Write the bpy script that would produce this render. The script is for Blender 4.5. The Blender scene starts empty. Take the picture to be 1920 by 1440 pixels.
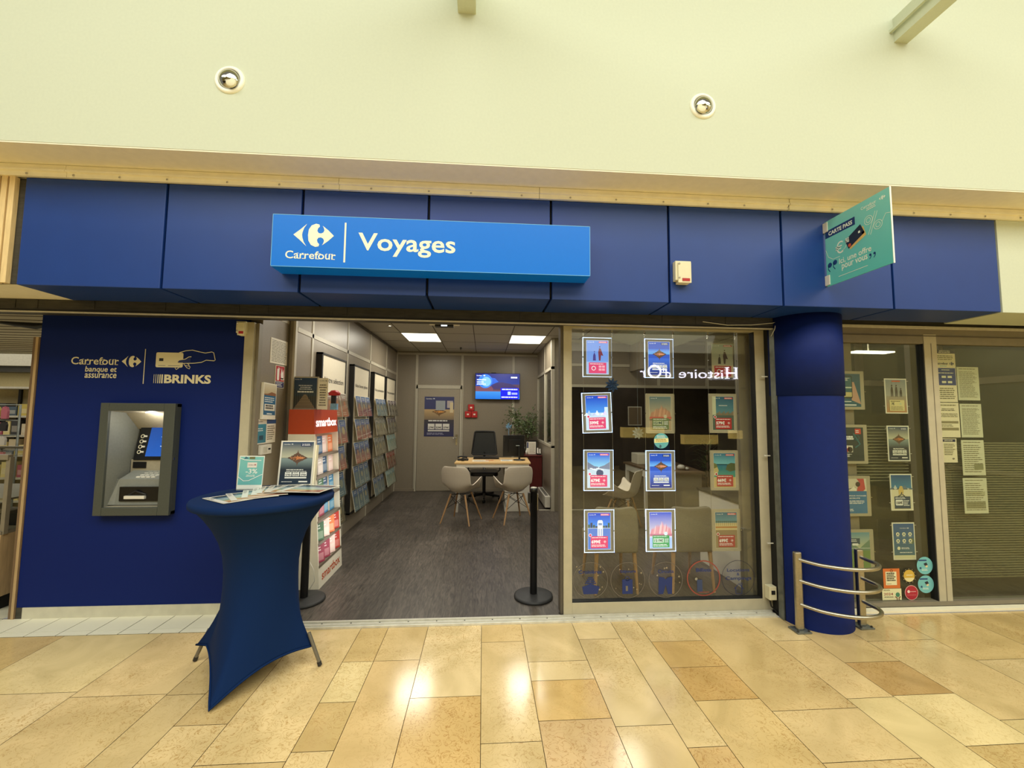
import bpy, math, random
from mathutils import Matrix, Vector

# ------------------------------------------------------------------ camera, world, large lights, exposure
SC = bpy.context.scene
COL = SC.collection
random.seed(7)
cam_d = bpy.data.cameras.new('camera'); cam = bpy.data.objects.new('camera', cam_d); COL.objects.link(cam)
cam_d.sensor_fit = 'HORIZONTAL'; cam_d.sensor_width = 36; cam_d.lens = 774.19 * 36 / 1920
cam_d.clip_start = 0.05; cam_d.clip_end = 100
R0 = (0.9975740870880911, -0.06905900016240546, 0.008763290873300253)
R1 = (0.013644472560248342, 0.07052987582914245, -0.9974163448550851)
R2 = (0.06826250170418467, 0.9951162701474108, 0.07130105012544735)
cam.matrix_world = Matrix(((R0[0], -R1[0], -R2[0], 0), (R0[1], -R1[1], -R2[1], 0), (R0[2], -R1[2], -R2[2], 1.58), (0, 0, 0, 1)))
SC.camera = cam
SC.view_settings.view_transform = 'Standard'; SC.view_settings.look = 'None'
SC.view_settings.gamma = 1; SC.view_settings.use_curve_mapping = False
SC.view_settings.exposure = 0.0
SC.cycles.use_denoising = True
try: SC.cycles.denoiser = 'OPENIMAGEDENOISE'
except Exception: pass
SC.cycles.max_bounces = 8; SC.cycles.diffuse_bounces = 5; SC.cycles.glossy_bounces = 4
SC.cycles.transmission_bounces = 6; SC.cycles.transparent_max_bounces = 16
SC.cycles.sample_clamp_indirect = 6; SC.cycles.caustics_reflective = False; SC.cycles.caustics_refractive = False

W = bpy.data.worlds.new('world'); SC.world = W; W.use_nodes = True
W.node_tree.nodes['Background'].inputs[0].default_value = (1.0, 0.96, 0.84, 1)
W.node_tree.nodes['Background'].inputs[1].default_value = 0.26

def area(name, loc, rot, sx, sy, power, color):
    l = bpy.data.lights.new(name, 'AREA'); l.shape = 'RECTANGLE'; l.size = sx; l.size_y = sy
    l.energy = power; l.color = color
    o = bpy.data.objects.new(name, l); COL.objects.link(o); o.location = loc; o.rotation_euler = rot
    return o
# the skylight over the mall aisle, tilted towards the shop front
area('skylight', (1.5, -1.9, 6.2), (math.radians(3), 0, 0), 15, 4.4, 930, (1.0, 0.995, 0.89))
# light from further along the aisle, behind the camera
area('aisle_light', (0, -5.2, 4.2), (math.radians(62), 0, 0), 14, 1.6, 60, (1.0, 0.97, 0.84))

# ------------------------------------------------------------------ helpers
def lin(c):
    return tuple(((x / 255) / 12.92 if x / 255 <= 0.04045 else ((x / 255 + 0.055) / 1.055) ** 2.4) for x in c)
def mixc(a, b, t): return tuple(a[i] + (b[i] - a[i]) * t for i in range(3))

MATS = {}
def mat(name, col=(200, 200, 200), rough=0.5, metal=0.0, noise=0.06, scale=30, emit=0, bump=0, spec=None, alpha=1.0, coat=0, stretch=None):
    m = bpy.data.materials.new(name); m.use_nodes = True; nt = m.node_tree; b = nt.nodes['Principled BSDF']
    c = lin(col)
    b.inputs['Roughness'].default_value = rough; b.inputs['Metallic'].default_value = metal
    if spec is not None: b.inputs['Specular IOR Level'].default_value = spec
    if coat: b.inputs['Coat Weight'].default_value = coat
    tc = nt.nodes.new('ShaderNodeTexCoord'); src = tc.outputs['Object']
    if stretch:
        mp = nt.nodes.new('ShaderNodeMapping'); mp.inputs['Scale'].default_value = stretch
        nt.links.new(src, mp.inputs['Vector']); src = mp.outputs['Vector']
    nz = nt.nodes.new('ShaderNodeTexNoise'); nz.inputs['Scale'].default_value = scale; nz.inputs['Detail'].default_value = 4
    nt.links.new(src, nz.inputs['Vector'])
    rp = nt.nodes.new('ShaderNodeValToRGB')
    rp.color_ramp.elements[0].position = 0.3; rp.color_ramp.elements[1].position = 0.7
    rp.color_ramp.elements[0].color = (*[x * (1 - noise) for x in c], 1); rp.color_ramp.elements[1].color = (*[min(1, x * (1 + noise)) for x in c], 1)
    nt.links.new(nz.outputs['Fac'], rp.inputs['Fac']); nt.links.new(rp.outputs['Color'], b.inputs['Base Color'])
    if emit:
        b.inputs['Emission Color'].default_value = (*c, 1); b.inputs['Emission Strength'].default_value = emit
    if bump:
        bp = nt.nodes.new('ShaderNodeBump'); bp.inputs['Strength'].default_value = bump; bp.inputs['Distance'].default_value = 0.002
        nt.links.new(nz.outputs['Fac'], bp.inputs['Height']); nt.links.new(bp.outputs['Normal'], b.inputs['Normal'])
    if alpha < 1: b.inputs['Alpha'].default_value = alpha
    MATS[name] = m
    return m

def ink(name, rough, emit=0.0, alpha=1.0, base=1.0):
    """a printed surface: its colours are stored in the mesh's colour layer"""
    m = bpy.data.materials.new(name); m.use_nodes = True; nt = m.node_tree; b = nt.nodes['Principled BSDF']
    at = nt.nodes.new('ShaderNodeAttribute'); at.attribute_name = 'Col'
    if base != 1.0:
        mx = nt.nodes.new('ShaderNodeVectorMath'); mx.operation = 'SCALE'; mx.inputs['Scale'].default_value = base
        nt.links.new(at.outputs['Color'], mx.inputs[0]); nt.links.new(mx.outputs[0], b.inputs['Base Color'])
    else: nt.links.new(at.outputs['Color'], b.inputs['Base Color'])
    b.inputs['Roughness'].default_value = rough
    if emit:
        nt.links.new(at.outputs['Color'], b.inputs['Emission Color']); b.inputs['Emission Strength'].default_value = emit
    if alpha < 1: b.inputs['Alpha'].default_value = alpha
    MATS[name] = m

def clear(name, tint=(1, 1, 1), refl=1.0, ior=1.45, rough=0.0, base_refl=0.0):
    m = bpy.data.materials.new(name); m.use_nodes = True; nt = m.node_tree; nt.nodes.clear()
    o = nt.nodes.new('ShaderNodeOutputMaterial'); t = nt.nodes.new('ShaderNodeBsdfTransparent'); g = nt.nodes.new('ShaderNodeBsdfGlossy')
    t.inputs[0].default_value = (*tint, 1); g.inputs['Roughness'].default_value = rough
    lw = nt.nodes.new('ShaderNodeLayerWeight'); lw.inputs['Blend'].default_value = 0.5      # same from both sides of the sheet
    pw = nt.nodes.new('ShaderNodeMath'); pw.operation = 'POWER'; pw.inputs[1].default_value = 5
    mx = nt.nodes.new('ShaderNodeMixShader'); ml = nt.nodes.new('ShaderNodeMath'); ml.operation = 'MULTIPLY_ADD'
    ml.inputs[1].default_value = 0.9; ml.inputs[2].default_value = refl * 0.045 + base_refl; ml.use_clamp = True
    nt.links.new(lw.outputs['Facing'], pw.inputs[0]); nt.links.new(pw.outputs[0], ml.inputs[0]); nt.links.new(ml.outputs[0], mx.inputs[0])
    nt.links.new(t.outputs[0], mx.inputs[1]); nt.links.new(g.outputs[0], mx.inputs[2]); nt.links.new(mx.outputs[0], o.inputs[0])
    MATS[name] = m

class Fr:
    """a flat sheet's own axes: a,b in 0..1 (or metres when w=h=1), n towards the viewer"""
    def __init__(s, o, u, v, w=1.0, h=1.0):
        s.o = Vector(o); s.u = Vector(u).normalized(); s.v = Vector(v).normalized(); s.n = s.u.cross(s.v); s.w = w; s.h = h
    def p(s, a, b, c=0.0): return s.o + s.u * (a * s.w) + s.v * (b * s.h) + s.n * c
    def sub(s, a, b, w, h): return Fr(s.p(a, b), s.u, s.v, s.w * w, s.h * h)
    def off(s, c): return Fr(s.o + s.n * c, s.u, s.v, s.w, s.h)
def front(x, y, z, w=1.0, h=1.0): return Fr((x, y, z), (1, 0, 0), (0, 0, 1), w, h)      # faces the mall (-y)
def side(x, y, z, w=1.0, h=1.0): return Fr((x, y, z), (0, 1, 0), (0, 0, 1), w, h)       # faces right (+x)

GL = {}
def glyphs(s, bold=0.0, shear=0.0):
    k = (s, bold, shear)
    if k in GL: return GL[k]
    c = bpy.data.curves.new('lettering', 'FONT'); c.body = s; c.size = 1; c.offset = bold; c.shear = shear
    c.resolution_u = 3; c.align_x = 'LEFT'
    o = bpy.data.objects.new('lettering', c)
    me = bpy.data.meshes.new_from_object(o)
    v = [(p.co.x, p.co.y) for p in me.vertices]; f = [tuple(q.vertices) for q in me.polygons]
    fn = [q.normal.z for q in me.polygons]
    f = [q if n > 0 else q[::-1] for q, n in zip(f, fn)]
    bpy.data.objects.remove(o); bpy.data.curves.remove(c); bpy.data.meshes.remove(me)
    GL[k] = (v, f); return GL[k]

WL = {}
def base_of(o): return WL[o.name]
ORD = ['first', 'second', 'third', 'fourth', 'fifth', 'sixth', 'seventh', 'eighth', 'ninth', 'tenth', 'eleventh', 'twelfth', 'thirteenth', 'fourteenth', 'fifteenth', 'sixteenth', 'seventeenth', 'eighteenth', 'nineteenth', 'twentieth']
class MB:
    def __init__(s): s.v = []; s.f = []; s.m = []; s.c = []; s.sm = []; s.ms = []; s.M = None
    def add(s, vs, fs, mt, col=None, smooth=False):
        if mt not in s.ms: s.ms.append(mt)
        k = s.ms.index(mt); n = len(s.v)
        for p in vs:
            p = Vector(p)
            if s.M is not None: p = s.M @ p
            s.v.append(p)
        for i, q in enumerate(fs):
            s.f.append(tuple(n + a for a in q)); s.m.append(k); s.sm.append(smooth)
            if col is None: s.c.append([(0.5, 0.5, 0.5)] * len(q))
            elif callable(col): s.c.append([col(vs[a]) for a in q])
            elif isinstance(col[0], (tuple, list)): s.c.append([col[a] for a in q])
            else: s.c.append([col] * len(q))
        return s
    # ---- solids
    def box(s, x0, x1, y0, y1, z0, z1, mt, col=None):
        vs = [(x0, y0, z0), (x1, y0, z0), (x1, y1, z0), (x0, y1, z0), (x0, y0, z1), (x1, y0, z1), (x1, y1, z1), (x0, y1, z1)]
        return s.add(vs, [(0, 3, 2, 1), (4, 5, 6, 7), (0, 1, 5, 4), (1, 2, 6, 5), (2, 3, 7, 6), (3, 0, 4, 7)], mt, lin(col) if col else None)
    def slab(s, fr, a0, b0, a1, b1, c0, c1, mt, col=None):
        vs = [fr.p(a, b, c) for c in (c0, c1) for a, b in ((a0, b0), (a1, b0), (a1, b1), (a0, b1))]
        return s.add(vs, [(0, 3, 2, 1), (4, 5, 6, 7), (0, 1, 5, 4), (1, 2, 6, 5), (2, 3, 7, 6), (3, 0, 4, 7)], mt, lin(col) if col else None)
    def tube(s, pts, r, n=10, mt='steel', cap=True, col=None, closed=False):
        pts = [Vector(p) for p in pts]; N = len(pts); rs = r if isinstance(r, (list, tuple)) else [r] * N
        vs = []; prev = None
        for i, p in enumerate(pts):
            if closed: d = pts[(i + 1) % N] - pts[i - 1]
            else: d = pts[min(i + 1, N - 1)] - pts[max(i - 1, 0)]
            d.normalize()
            if prev is None:
                a = Vector((0, 0, 1)) if abs(d.z) < 0.9 else Vector((1, 0, 0))
                e = d.cross(a).normalized()
            else: e = (prev - d * prev.dot(d)).normalized()
            prev = e; g = d.cross(e)
            for k in range(n):
                t = 2 * math.pi * k / n; vs.append(p + (e * math.cos(t) + g * math.sin(t)) * rs[i])
        fs = []
        for i in range(N if closed else N - 1):
            j = (i + 1) % N
            for k in range(n): fs.append((i * n + k, i * n + (k + 1) % n, j * n + (k + 1) % n, j * n + k))
        c = lin(col) if col else None
        s.add(vs, fs, mt, c, True)
        if cap and not closed: s.add(vs[:n], [tuple(range(n))[::-1]], mt, c); s.add(vs[-n:], [tuple(range(n))], mt, c)
        return s
    def lathe(s, prof, n=32, mt='steel', c=(0, 0, 0), smooth=True, col=None, axis='z'):
        vs = []; c = Vector(c)
        for r, z in prof:
            for k in range(n):
                t = 2 * math.pi * k / n
                q = Vector((r * math.cos(t), r * math.sin(t), z))
                if axis == 'y': q = Vector((q.x, -q.z, q.y))
                vs.append(c + q)
        fs = []
        for i in range(len(prof) - 1):
            for k in range(n): fs.append((i * n + k, i * n + (k + 1) % n, (i + 1) * n + (k + 1) % n, (i + 1) * n + k))
        return s.add(vs, fs, mt, lin(col) if col else None, smooth)
    def prism(s, fr, pts, c0, c1, mt, col=None):
        n = len(pts); vs = [fr.p(a, b, c0) for a, b in pts] + [fr.p(a, b, c1) for a, b in pts]
        fs = [tuple(range(n))[::-1], tuple(range(n, 2 * n))] + [(k, (k + 1) % n, n + (k + 1) % n, n + k) for k in range(n)]
        return s.add(vs, fs, mt, lin(col) if col else None)
    # ---- print on a sheet
    L = 0.0007
    def rect(s, fr, a0, b0, a1, b1, c, lay=1, mt='print', top=None):
        z = lay * s.L; c = lin(c); t = lin(top) if top else c
        return s.add([fr.p(a0, b0, z), fr.p(a1, b0, z), fr.p(a1, b1, z), fr.p(a0, b1, z)], [(0, 1, 2, 3)], mt, [c, c, t, t])
    def poly(s, fr, pts, c, lay=1, mt='print', cols=None):
        z = lay * s.L
        return s.add([fr.p(a, b, z) for a, b in pts], [tuple(range(len(pts)))], mt, [lin(q) for q in cols] if cols else lin(c))
    def disc(s, fr, a, b, r, c, lay=1, mt='print', n=24):
        k = fr.w / fr.h
        return s.poly(fr, [(a + r * math.cos(2 * math.pi * i / n), b + r * k * math.sin(2 * math.pi * i / n)) for i in range(n)], c, lay, mt)
    def ring(s, fr, a, b, r0, r1, c, lay=1, mt='print', n=40):
        k = fr.w / fr.h; z = lay * s.L; vs = []
        for i in range(n):
            t = 2 * math.pi * i / n
            for r in (r0, r1): vs.append(fr.p(a + r * math.cos(t), b + r * k * math.sin(t), z))
        return s.add(vs, [(2 * i, 2 * i + 1, (2 * i + 3) % (2 * n), (2 * i + 2) % (2 * n)) for i in range(n)], mt, lin(c))
    def line(s, fr, pts, w, c, lay=1, mt='print', depth=None):
        P = [Vector((a * fr.w, b * fr.h)) for a, b in pts]; z = lay * s.L; w *= 0.5; vs = []
        for i, p in enumerate(P):
            d = (P[min(i + 1, len(P) - 1)] - P[max(i - 1, 0)]).normalized(); nn = Vector((-d.y, d.x)) * w
            for q in (p - nn, p + nn): vs.append(fr.o + fr.u * q.x + fr.v * q.y + fr.n * z)
        return s.add(vs, [(2 * i, 2 * i + 2, 2 * i + 3, 2 * i + 1) for i in range(len(P) - 1)], mt, lin(c))
    def text(s, fr, t, a0, b0, a1, b1, c, lay=2, mt='print', bold=0.0, shear=0.0, depth=0.0):
        v, f = glyphs(t, bold, shear); xs = [p[0] for p in v]; ys = [p[1] for p in v]
        X0, X1, Y0, Y1 = min(xs), max(xs), min(ys), max(ys); z = lay * s.L
        P = [(a0 + (x - X0) / (X1 - X0) * (a1 - a0), b0 + (y - Y0) / (Y1 - Y0) * (b1 - b0)) for x, y in v]
        cc = lin(c)
        s.add([fr.p(a, b, z + depth) for a, b in P], f, mt, cc)
        if depth:
            n = len(P); ed = {}
            for q in f:
                for i in range(len(q)):
                    e = (q[i], q[(i + 1) % len(q)])
                    if (e[1], e[0]) in ed: del ed[(e[1], e[0])]
                    else: ed[e] = 1
            s.add([fr.p(a, b, z) for a, b in P] + [fr.p(a, b, z + depth) for a, b in P], [(a, b, n + b, n + a) for a, b in ed], mt, cc)
        return s
    def lines(s, fr, a0, b0, a1, b1, n, c, lay=2, mt='print', fill=0.45, rag=0.35, seed=0, center=False):
        """rows of print too small to read"""
        r = random.Random(seed + n); st = (b1 - b0) / n
        for i in range(n):
            w = (a1 - a0) * (1 - rag * r.random()); y = b1 - (i + 0.75) * st
            x = a0 if not center else (a0 + a1 - w) / 2
            e = x
            while e < x + w - 0.01:
                g = min((0.03 + 0.09 * r.random()) * (a1 - a0) * 2, x + w - e)
                s.rect(fr, e, y, e + g, y + st * fill, c, lay, mt); e += g + 0.012 * (a1 - a0) * 2
        return s
    def build(s, name, parent=None, bevel=0, label=None, cat=None, group=None, kind=None, mods=None):
        xs = [p.x for p in s.v]; ys = [p.y for p in s.v]; zs = [p.z for p in s.v]
        o = Vector(((min(xs) + max(xs)) / 2, (min(ys) + max(ys)) / 2, min(zs)))
        me = bpy.data.meshes.new(name); me.from_pydata([tuple(p - o) for p in s.v], [], s.f)
        for k in s.ms: me.materials.append(MATS[k])
        me.polygons.foreach_set('material_index', s.m); me.polygons.foreach_set('use_smooth', s.sm)
        if any(k.startswith('print') for k in s.ms):
            ca = me.color_attributes.new('Col', 'FLOAT_COLOR', 'CORNER')
            fl = [];
            for cs in s.c:
                for c in cs: fl.extend((c[0], c[1], c[2], 1.0))
            ca.data.foreach_set('color', fl)
        me.update()
        ob = bpy.data.objects.new(name, me); COL.objects.link(ob)
        pl = WL[parent.name] if parent else Vector((0, 0, 0))
        ob.location = o - pl; ob.parent = parent; WL[ob.name] = o
        if bevel:
            b = ob.modifiers.new('bevel', 'BEVEL'); b.width = bevel; b.segments = 2; b.limit_method = 'ANGLE'
        tag(ob, label, cat, group, kind)
        return ob
def tag(o, label=None, cat=None, group=None, kind=None):
    if label: o['label'] = label
    if cat: o['category'] = cat
    if group: o['group'] = group
    if kind: o['kind'] = kind
    return o
def thing(name, loc, label, cat, group=None):
    o = bpy.data.objects.new(name, None); COL.objects.link(o); o.location = loc; o.empty_display_size = 0.05
    WL[o.name] = Vector(loc); return tag(o, label, cat, group)
def copy_tree(o, parent=None):
    c = o.copy(); COL.objects.link(c); c.parent = parent; WL[c.name] = WL[o.name].copy()
    for ch in list(o.children): copy_tree(ch, c)
    return c
def struct(mb, name, bevel=0, label=None, parent=None): return mb.build(name, parent, bevel, label=label, kind='structure')

# ------------------------------------------------------------------ materials
ink('print', 0.5); ink('print_gloss', 0.25); ink('print_lit', 0.4, emit=1.15, base=0.25); ink('print_lamp', 0.5, emit=6.0, base=0.5); ink('print_sign', 0.35, emit=0.30, base=0.8)
ink('print_glow', 0.5, emit=1.3, base=0.5); ink('print_neon', 0.5, emit=14.0, base=0.5); ink('print_screen', 0.2, emit=1.6, base=0.1); ink('print_clear', 0.3, alpha=0.5)
mat('cream_wall', (205, 212, 190), 0.75, noise=0.02, scale=60, bump=0.08)
mat('cream_soffit', (244, 238, 214), 0.7, noise=0.03, scale=20)
mat('cream_trim', (250, 243, 214), 0.45, noise=0.04, scale=12)
mat('white_ring', (255, 255, 238), 0.4, noise=0.01)
mat('blue_panel', (24, 60, 134), 0.42, noise=0.03, scale=8, spec=0.45)
mat('blue_wall', (6, 30, 98), 0.65, noise=0.05, scale=200, bump=0.03, spec=0.2)
mat('blue_column', (6, 32, 102), 0.65, noise=0.06, scale=25, spec=0.25)
mat('sign_blue', (2, 112, 216), 0.35, noise=0.01, emit=0.10, spec=0.3)
mat('rail_dark', (66, 64, 57), 0.5, noise=0.25, scale=10, metal=0.3, stretch=(1, 1, 6))
mat('rail_light', (200, 196, 180), 0.4, noise=0.08)
mat('alu_frame', (184, 177, 152), 0.42, noise=0.05, scale=15)
mat('alu_grey', (128, 120, 102), 0.42, noise=0.06, scale=15)
mat('steel_guide', (125, 130, 125), 0.45, metal=0.6, noise=0.2, scale=14)
mat('black_gap', (14, 14, 13), 0.7)
mat('threshold', (216, 214, 200), 0.4, metal=0.15, noise=0.12, scale=20)
mat('skirting', (206, 202, 180), 0.5, noise=0.06, scale=14)
mat('panel_taupe', (134, 124, 107), 0.36, noise=0.05, scale=60, stretch=(1, 1, 1))
mat('panel_joint', (182, 175, 156), 0.4, noise=0.03)
mat('ceil_tile', (188, 184, 170), 0.8, noise=0.05, scale=90)
mat('ceil_line', (95, 88, 76), 0.8)
mat('door_taupe', (150, 140, 121), 0.42, noise=0.04, scale=50)
mat('black_plastic', (20, 20, 20), 0.42, noise=0.1)
mat('black_satin', (16, 16, 17), 0.3, noise=0.1)
mat('black_mesh', (30, 31, 28), 0.8, noise=0.35, scale=400)
mat('rubber', (38, 38, 38), 0.55, noise=0.2, scale=25)
mat('white_plastic', (222, 218, 205), 0.4, noise=0.02)
mat('shell_white', (226, 216, 198), 0.36, noise=0.02)
mat('chrome', (215, 215, 210), 0.12, metal=1.0, noise=0.03)
mat('mirror_cup', (200, 198, 186), 0.03, metal=1.0, noise=0.01)
mat('steel', (186, 180, 164), 0.34, metal=1.0, noise=0.08, scale=60)
mat('table_cloth', (10, 38, 82), 0.85, noise=0.07, scale=500, bump=0.1, spec=0.15)
mat('tube_grey', (125, 122, 112), 0.4, metal=0.5)
mat('wood_leg', (188, 148, 104), 0.45, noise=0.15, scale=20, stretch=(8, 8, 1))
mat('wood_top', (222, 186, 128), 0.4, noise=0.1, scale=8, stretch=(1, 10, 10))
mat('wood_edge', (112, 90, 66), 0.5, noise=0.12, scale=10, stretch=(10, 10, 1))
mat('wood_slat', (232, 205, 150), 0.5, noise=0.1, scale=10, stretch=(10, 10, 1))
mat('wood_case', (178, 152, 112), 0.5, noise=0.14, scale=6, stretch=(10, 10, 1))
mat('red_wood', (92, 28, 26), 0.4, noise=0.2, scale=8, stretch=(6, 6, 1))
mat('red_box', (176, 30, 28), 0.4, noise=0.04)
mat('orange_header', (180, 66, 24), 0.4, noise=0.03)
mat('unit_white', (226, 220, 200), 0.45, noise=0.02)
mat('unit_lit', (255, 236, 224), 0.5, noise=0.01, emit=0.42)
mat('shelf_edge', (110, 100, 84), 0.5, metal=0.3)
mat('rack_dark', (30, 29, 26), 0.5, noise=0.15)
mat('rack_white', (226, 216, 190), 0.5, noise=0.02)
mat('atm_frame', (72, 76, 70), 0.45, noise=0.06, scale=120)
mat('atm_grey', (128, 130, 122), 0.45, noise=0.05, scale=60)
mat('atm_slope', (160, 152, 130), 0.45, noise=0.05, scale=60)
mat('lamp_white', (255, 246, 215), 0.5, noise=0.0, emit=4.0)
mat('led_white', (225, 238, 255), 0.5, noise=0.0, emit=3.2)
mat('led_edge', (190, 215, 255), 0.5, noise=0.0, emit=2.6)
mat('acrylic_grey', (148, 145, 140), 0.35, noise=0.02)
mat('acrylic_dull', (168, 160, 138), 0.35, noise=0.02)
mat('leaf', (84, 100, 58), 0.45, noise=0.4, scale=12)
mat('stem', (92, 74, 52), 0.7, noise=0.3)
mat('lounge_fabric', (136, 128, 108), 0.85, noise=0.15, scale=300, bump=0.2)
mat('ribbon_blue', (40, 74, 122), 0.5, noise=0.3, scale=60)
mat('ribbon_pale', (150, 168, 180), 0.5, noise=0.2, scale=60)
mat('ribbon_sky', (120, 165, 200), 0.6, noise=0.2, scale=60)
mat('paper', (236, 230, 212), 0.6, noise=0.02)
mat('sensor_white', (226, 220, 186), 0.45, noise=0.03)
mat('cable_white', (210, 208, 195), 0.5)
mat('far_ceiling', (170, 160, 138), 0.8, noise=0.06)
mat('far_wall', (200, 186, 140), 0.7, noise=0.05)
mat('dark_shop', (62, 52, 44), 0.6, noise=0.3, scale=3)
mat('brown_screen', (92, 82, 64), 0.6, noise=0.1, scale=4)
mat('green_glass', (70, 80, 62), 0.3, noise=0.25, scale=3)
mat('warm_case', (255, 214, 120), 0.5, noise=0.35, scale=9, emit=2.2)
clear('glass', (0.95, 0.96, 0.93), refl=1.0, ior=1.5, base_refl=0.005)
clear('glass_dark', (0.93, 0.945, 0.89), refl=0.9, ior=1.5, base_refl=0.0)
clear('acrylic', (0.94, 0.95, 0.94), refl=1.0, ior=1.45, rough=0.05)
clear('film', (0.93, 0.95, 0.92), refl=0.4)
m = bpy.data.materials.new('frost_stripe'); m.use_nodes = True
m.node_tree.nodes['Principled BSDF'].inputs['Base Color'].default_value = (*lin((150, 148, 118)), 1)
m.node_tree.nodes['Principled BSDF'].inputs['Alpha'].default_value = 0.38; MATS['frost_stripe'] = m

def stone_mat():
    m = bpy.data.materials.new('stone_slab'); m.use_nodes = True; nt = m.node_tree; b = nt.nodes['Principled BSDF']; N = nt.nodes.new; K = nt.links.new
    tc = N('ShaderNodeTexCoord'); at = N('ShaderNodeAttribute'); at.attribute_name = 'Col'
    ad = N('ShaderNodeVectorMath'); ad.operation = 'MULTIPLY_ADD'; ad.inputs[1].default_value = (13, 17, 7)   # every slab its own piece of the pattern
    K(at.outputs['Color'], ad.inputs[0]); K(tc.outputs['Object'], ad.inputs[2])
    n1 = N('ShaderNodeTexNoise'); n1.inputs['Scale'].default_value = 3.2; n1.inputs['Detail'].default_value = 5; n1.inputs['Distortion'].default_value = 0.8; K(ad.outputs[0], n1.inputs['Vector'])
    n2 = N('ShaderNodeTexNoise'); n2.inputs['Scale'].default_value = 17; n2.inputs['Detail'].default_value = 7; n2.inputs['Distortion'].default_value = 2.2; K(ad.outputs[0], n2.inputs['Vector'])
    r1 = N('ShaderNodeValToRGB'); e = r1.color_ramp.elements; e[0].position = .35; e[0].color = (.86, .84, .78, 1); e[1].position = .65; e[1].color = (1.06, 1.05, 1.04, 1); K(n1.outputs['Fac'], r1.inputs['Fac'])
    r2 = N('ShaderNodeValToRGB'); e = r2.color_ramp.elements; e[0].position = .465; e[0].color = (1, 1, 1, 1); e[1].position = .515; e[1].color = (1, 1, 1, 1)
    q = r2.color_ramp.elements.new(.49); q.color = (.66, .52, .34, 1); K(n2.outputs['Fac'], r2.inputs['Fac'])
    n3 = N('ShaderNodeTexNoise'); n3.inputs['Scale'].default_value = 1.6; n3.inputs['Detail'].default_value = 3; K(ad.outputs[0], n3.inputs['Vector'])
    r3 = N('ShaderNodeValToRGB'); r3.color_ramp.elements[0].position = .36; r3.color_ramp.elements[1].position = .6; K(n3.outputs['Fac'], r3.inputs['Fac'])
    m1 = N('ShaderNodeMix'); m1.data_type = 'RGBA'; m1.blend_type = 'MULTIPLY'; m1.inputs['Factor'].default_value = 1
    K(at.outputs['Color'], m1.inputs[6]); K(r1.outputs['Color'], m1.inputs[7])
    m2 = N('ShaderNodeMix'); m2.data_type = 'RGBA'; m2.blend_type = 'MULTIPLY'; K(r3.outputs['Color'], m2.inputs['Factor']); K(m1.outputs[2], m2.inputs[6]); K(r2.outputs['Color'], m2.inputs[7])
    K(m2.outputs[2], b.inputs['Base Color'])
    rr = N('ShaderNodeMapRange'); rr.inputs[3].default_value = .09; rr.inputs[4].default_value = .22; K(n1.outputs['Fac'], rr.inputs[0]); K(rr.outputs[0], b.inputs['Roughness'])
    MATS['print_stone'] = m
stone_mat()
def laminate_mat():
    m = bpy.data.materials.new('laminate'); m.use_nodes = True; nt = m.node_tree; b = nt.nodes['Principled BSDF']; N = nt.nodes.new; K = nt.links.new
    tc = N('ShaderNodeTexCoord'); mp = N('ShaderNodeMapping'); mp.inputs['Scale'].default_value = (9, 1.1, 1); K(tc.outputs['Object'], mp.inputs[0])
    n = N('ShaderNodeTexNoise'); n.inputs['Scale'].default_value = 5; n.inputs['Detail'].default_value = 9; n.inputs['Distortion'].default_value = 1.5; K(mp.outputs[0], n.inputs['Vector'])
    n2 = N('ShaderNodeTexNoise'); n2.inputs['Scale'].default_value = 2.2; n2.inputs['Detail'].default_value = 3; K(tc.outputs['Object'], n2.inputs['Vector'])
    br = N('ShaderNodeTexBrick'); br.inputs['Scale'].default_value = 1; br.inputs['Brick Width'].default_value = 1.3; br.inputs['Row Height'].default_value = .18; br.inputs['Mortar Size'].default_value = .0015
    br.inputs['Color1'].default_value = (.78, .78, .78, 1); br.inputs['Color2'].default_value = (1.1, 1.1, 1.1, 1); br.inputs['Mortar'].default_value = (.5, .5, .5, 1)
    mq = N('ShaderNodeMapping'); mq.inputs['Rotation'].default_value = (0, 0, math.pi / 2); K(tc.outputs['Object'], mq.inputs[0]); K(mq.outputs[0], br.inputs['Vector'])
    r = N('ShaderNodeValToRGB'); e = r.color_ramp.elements; e[0].position = .3; e[0].color = (*lin((56, 51, 47)), 1); e[1].position = .72; e[1].color = (*lin((100, 92, 83)), 1); K(n.outputs['Fac'], r.inputs['Fac'])
    m1 = N('ShaderNodeMix'); m1.data_type = 'RGBA'; m1.blend_type = 'MULTIPLY'; m1.inputs['Factor'].default_value = 1; K(r.outputs['Color'], m1.inputs[6]); K(br.outputs['Color'], m1.inputs[7])
    m2 = N('ShaderNodeMix'); m2.data_type = 'RGBA'; m2.blend_type = 'OVERLAY'; m2.inputs['Factor'].default_value = .5; K(m1.outputs[2], m2.inputs[6]); K(n2.outputs['Fac'], m2.inputs[7])
    K(m2.outputs[2], b.inputs['Base Color']); b.inputs['Roughness'].default_value = .42
    MATS['laminate'] = m
laminate_mat()
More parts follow.
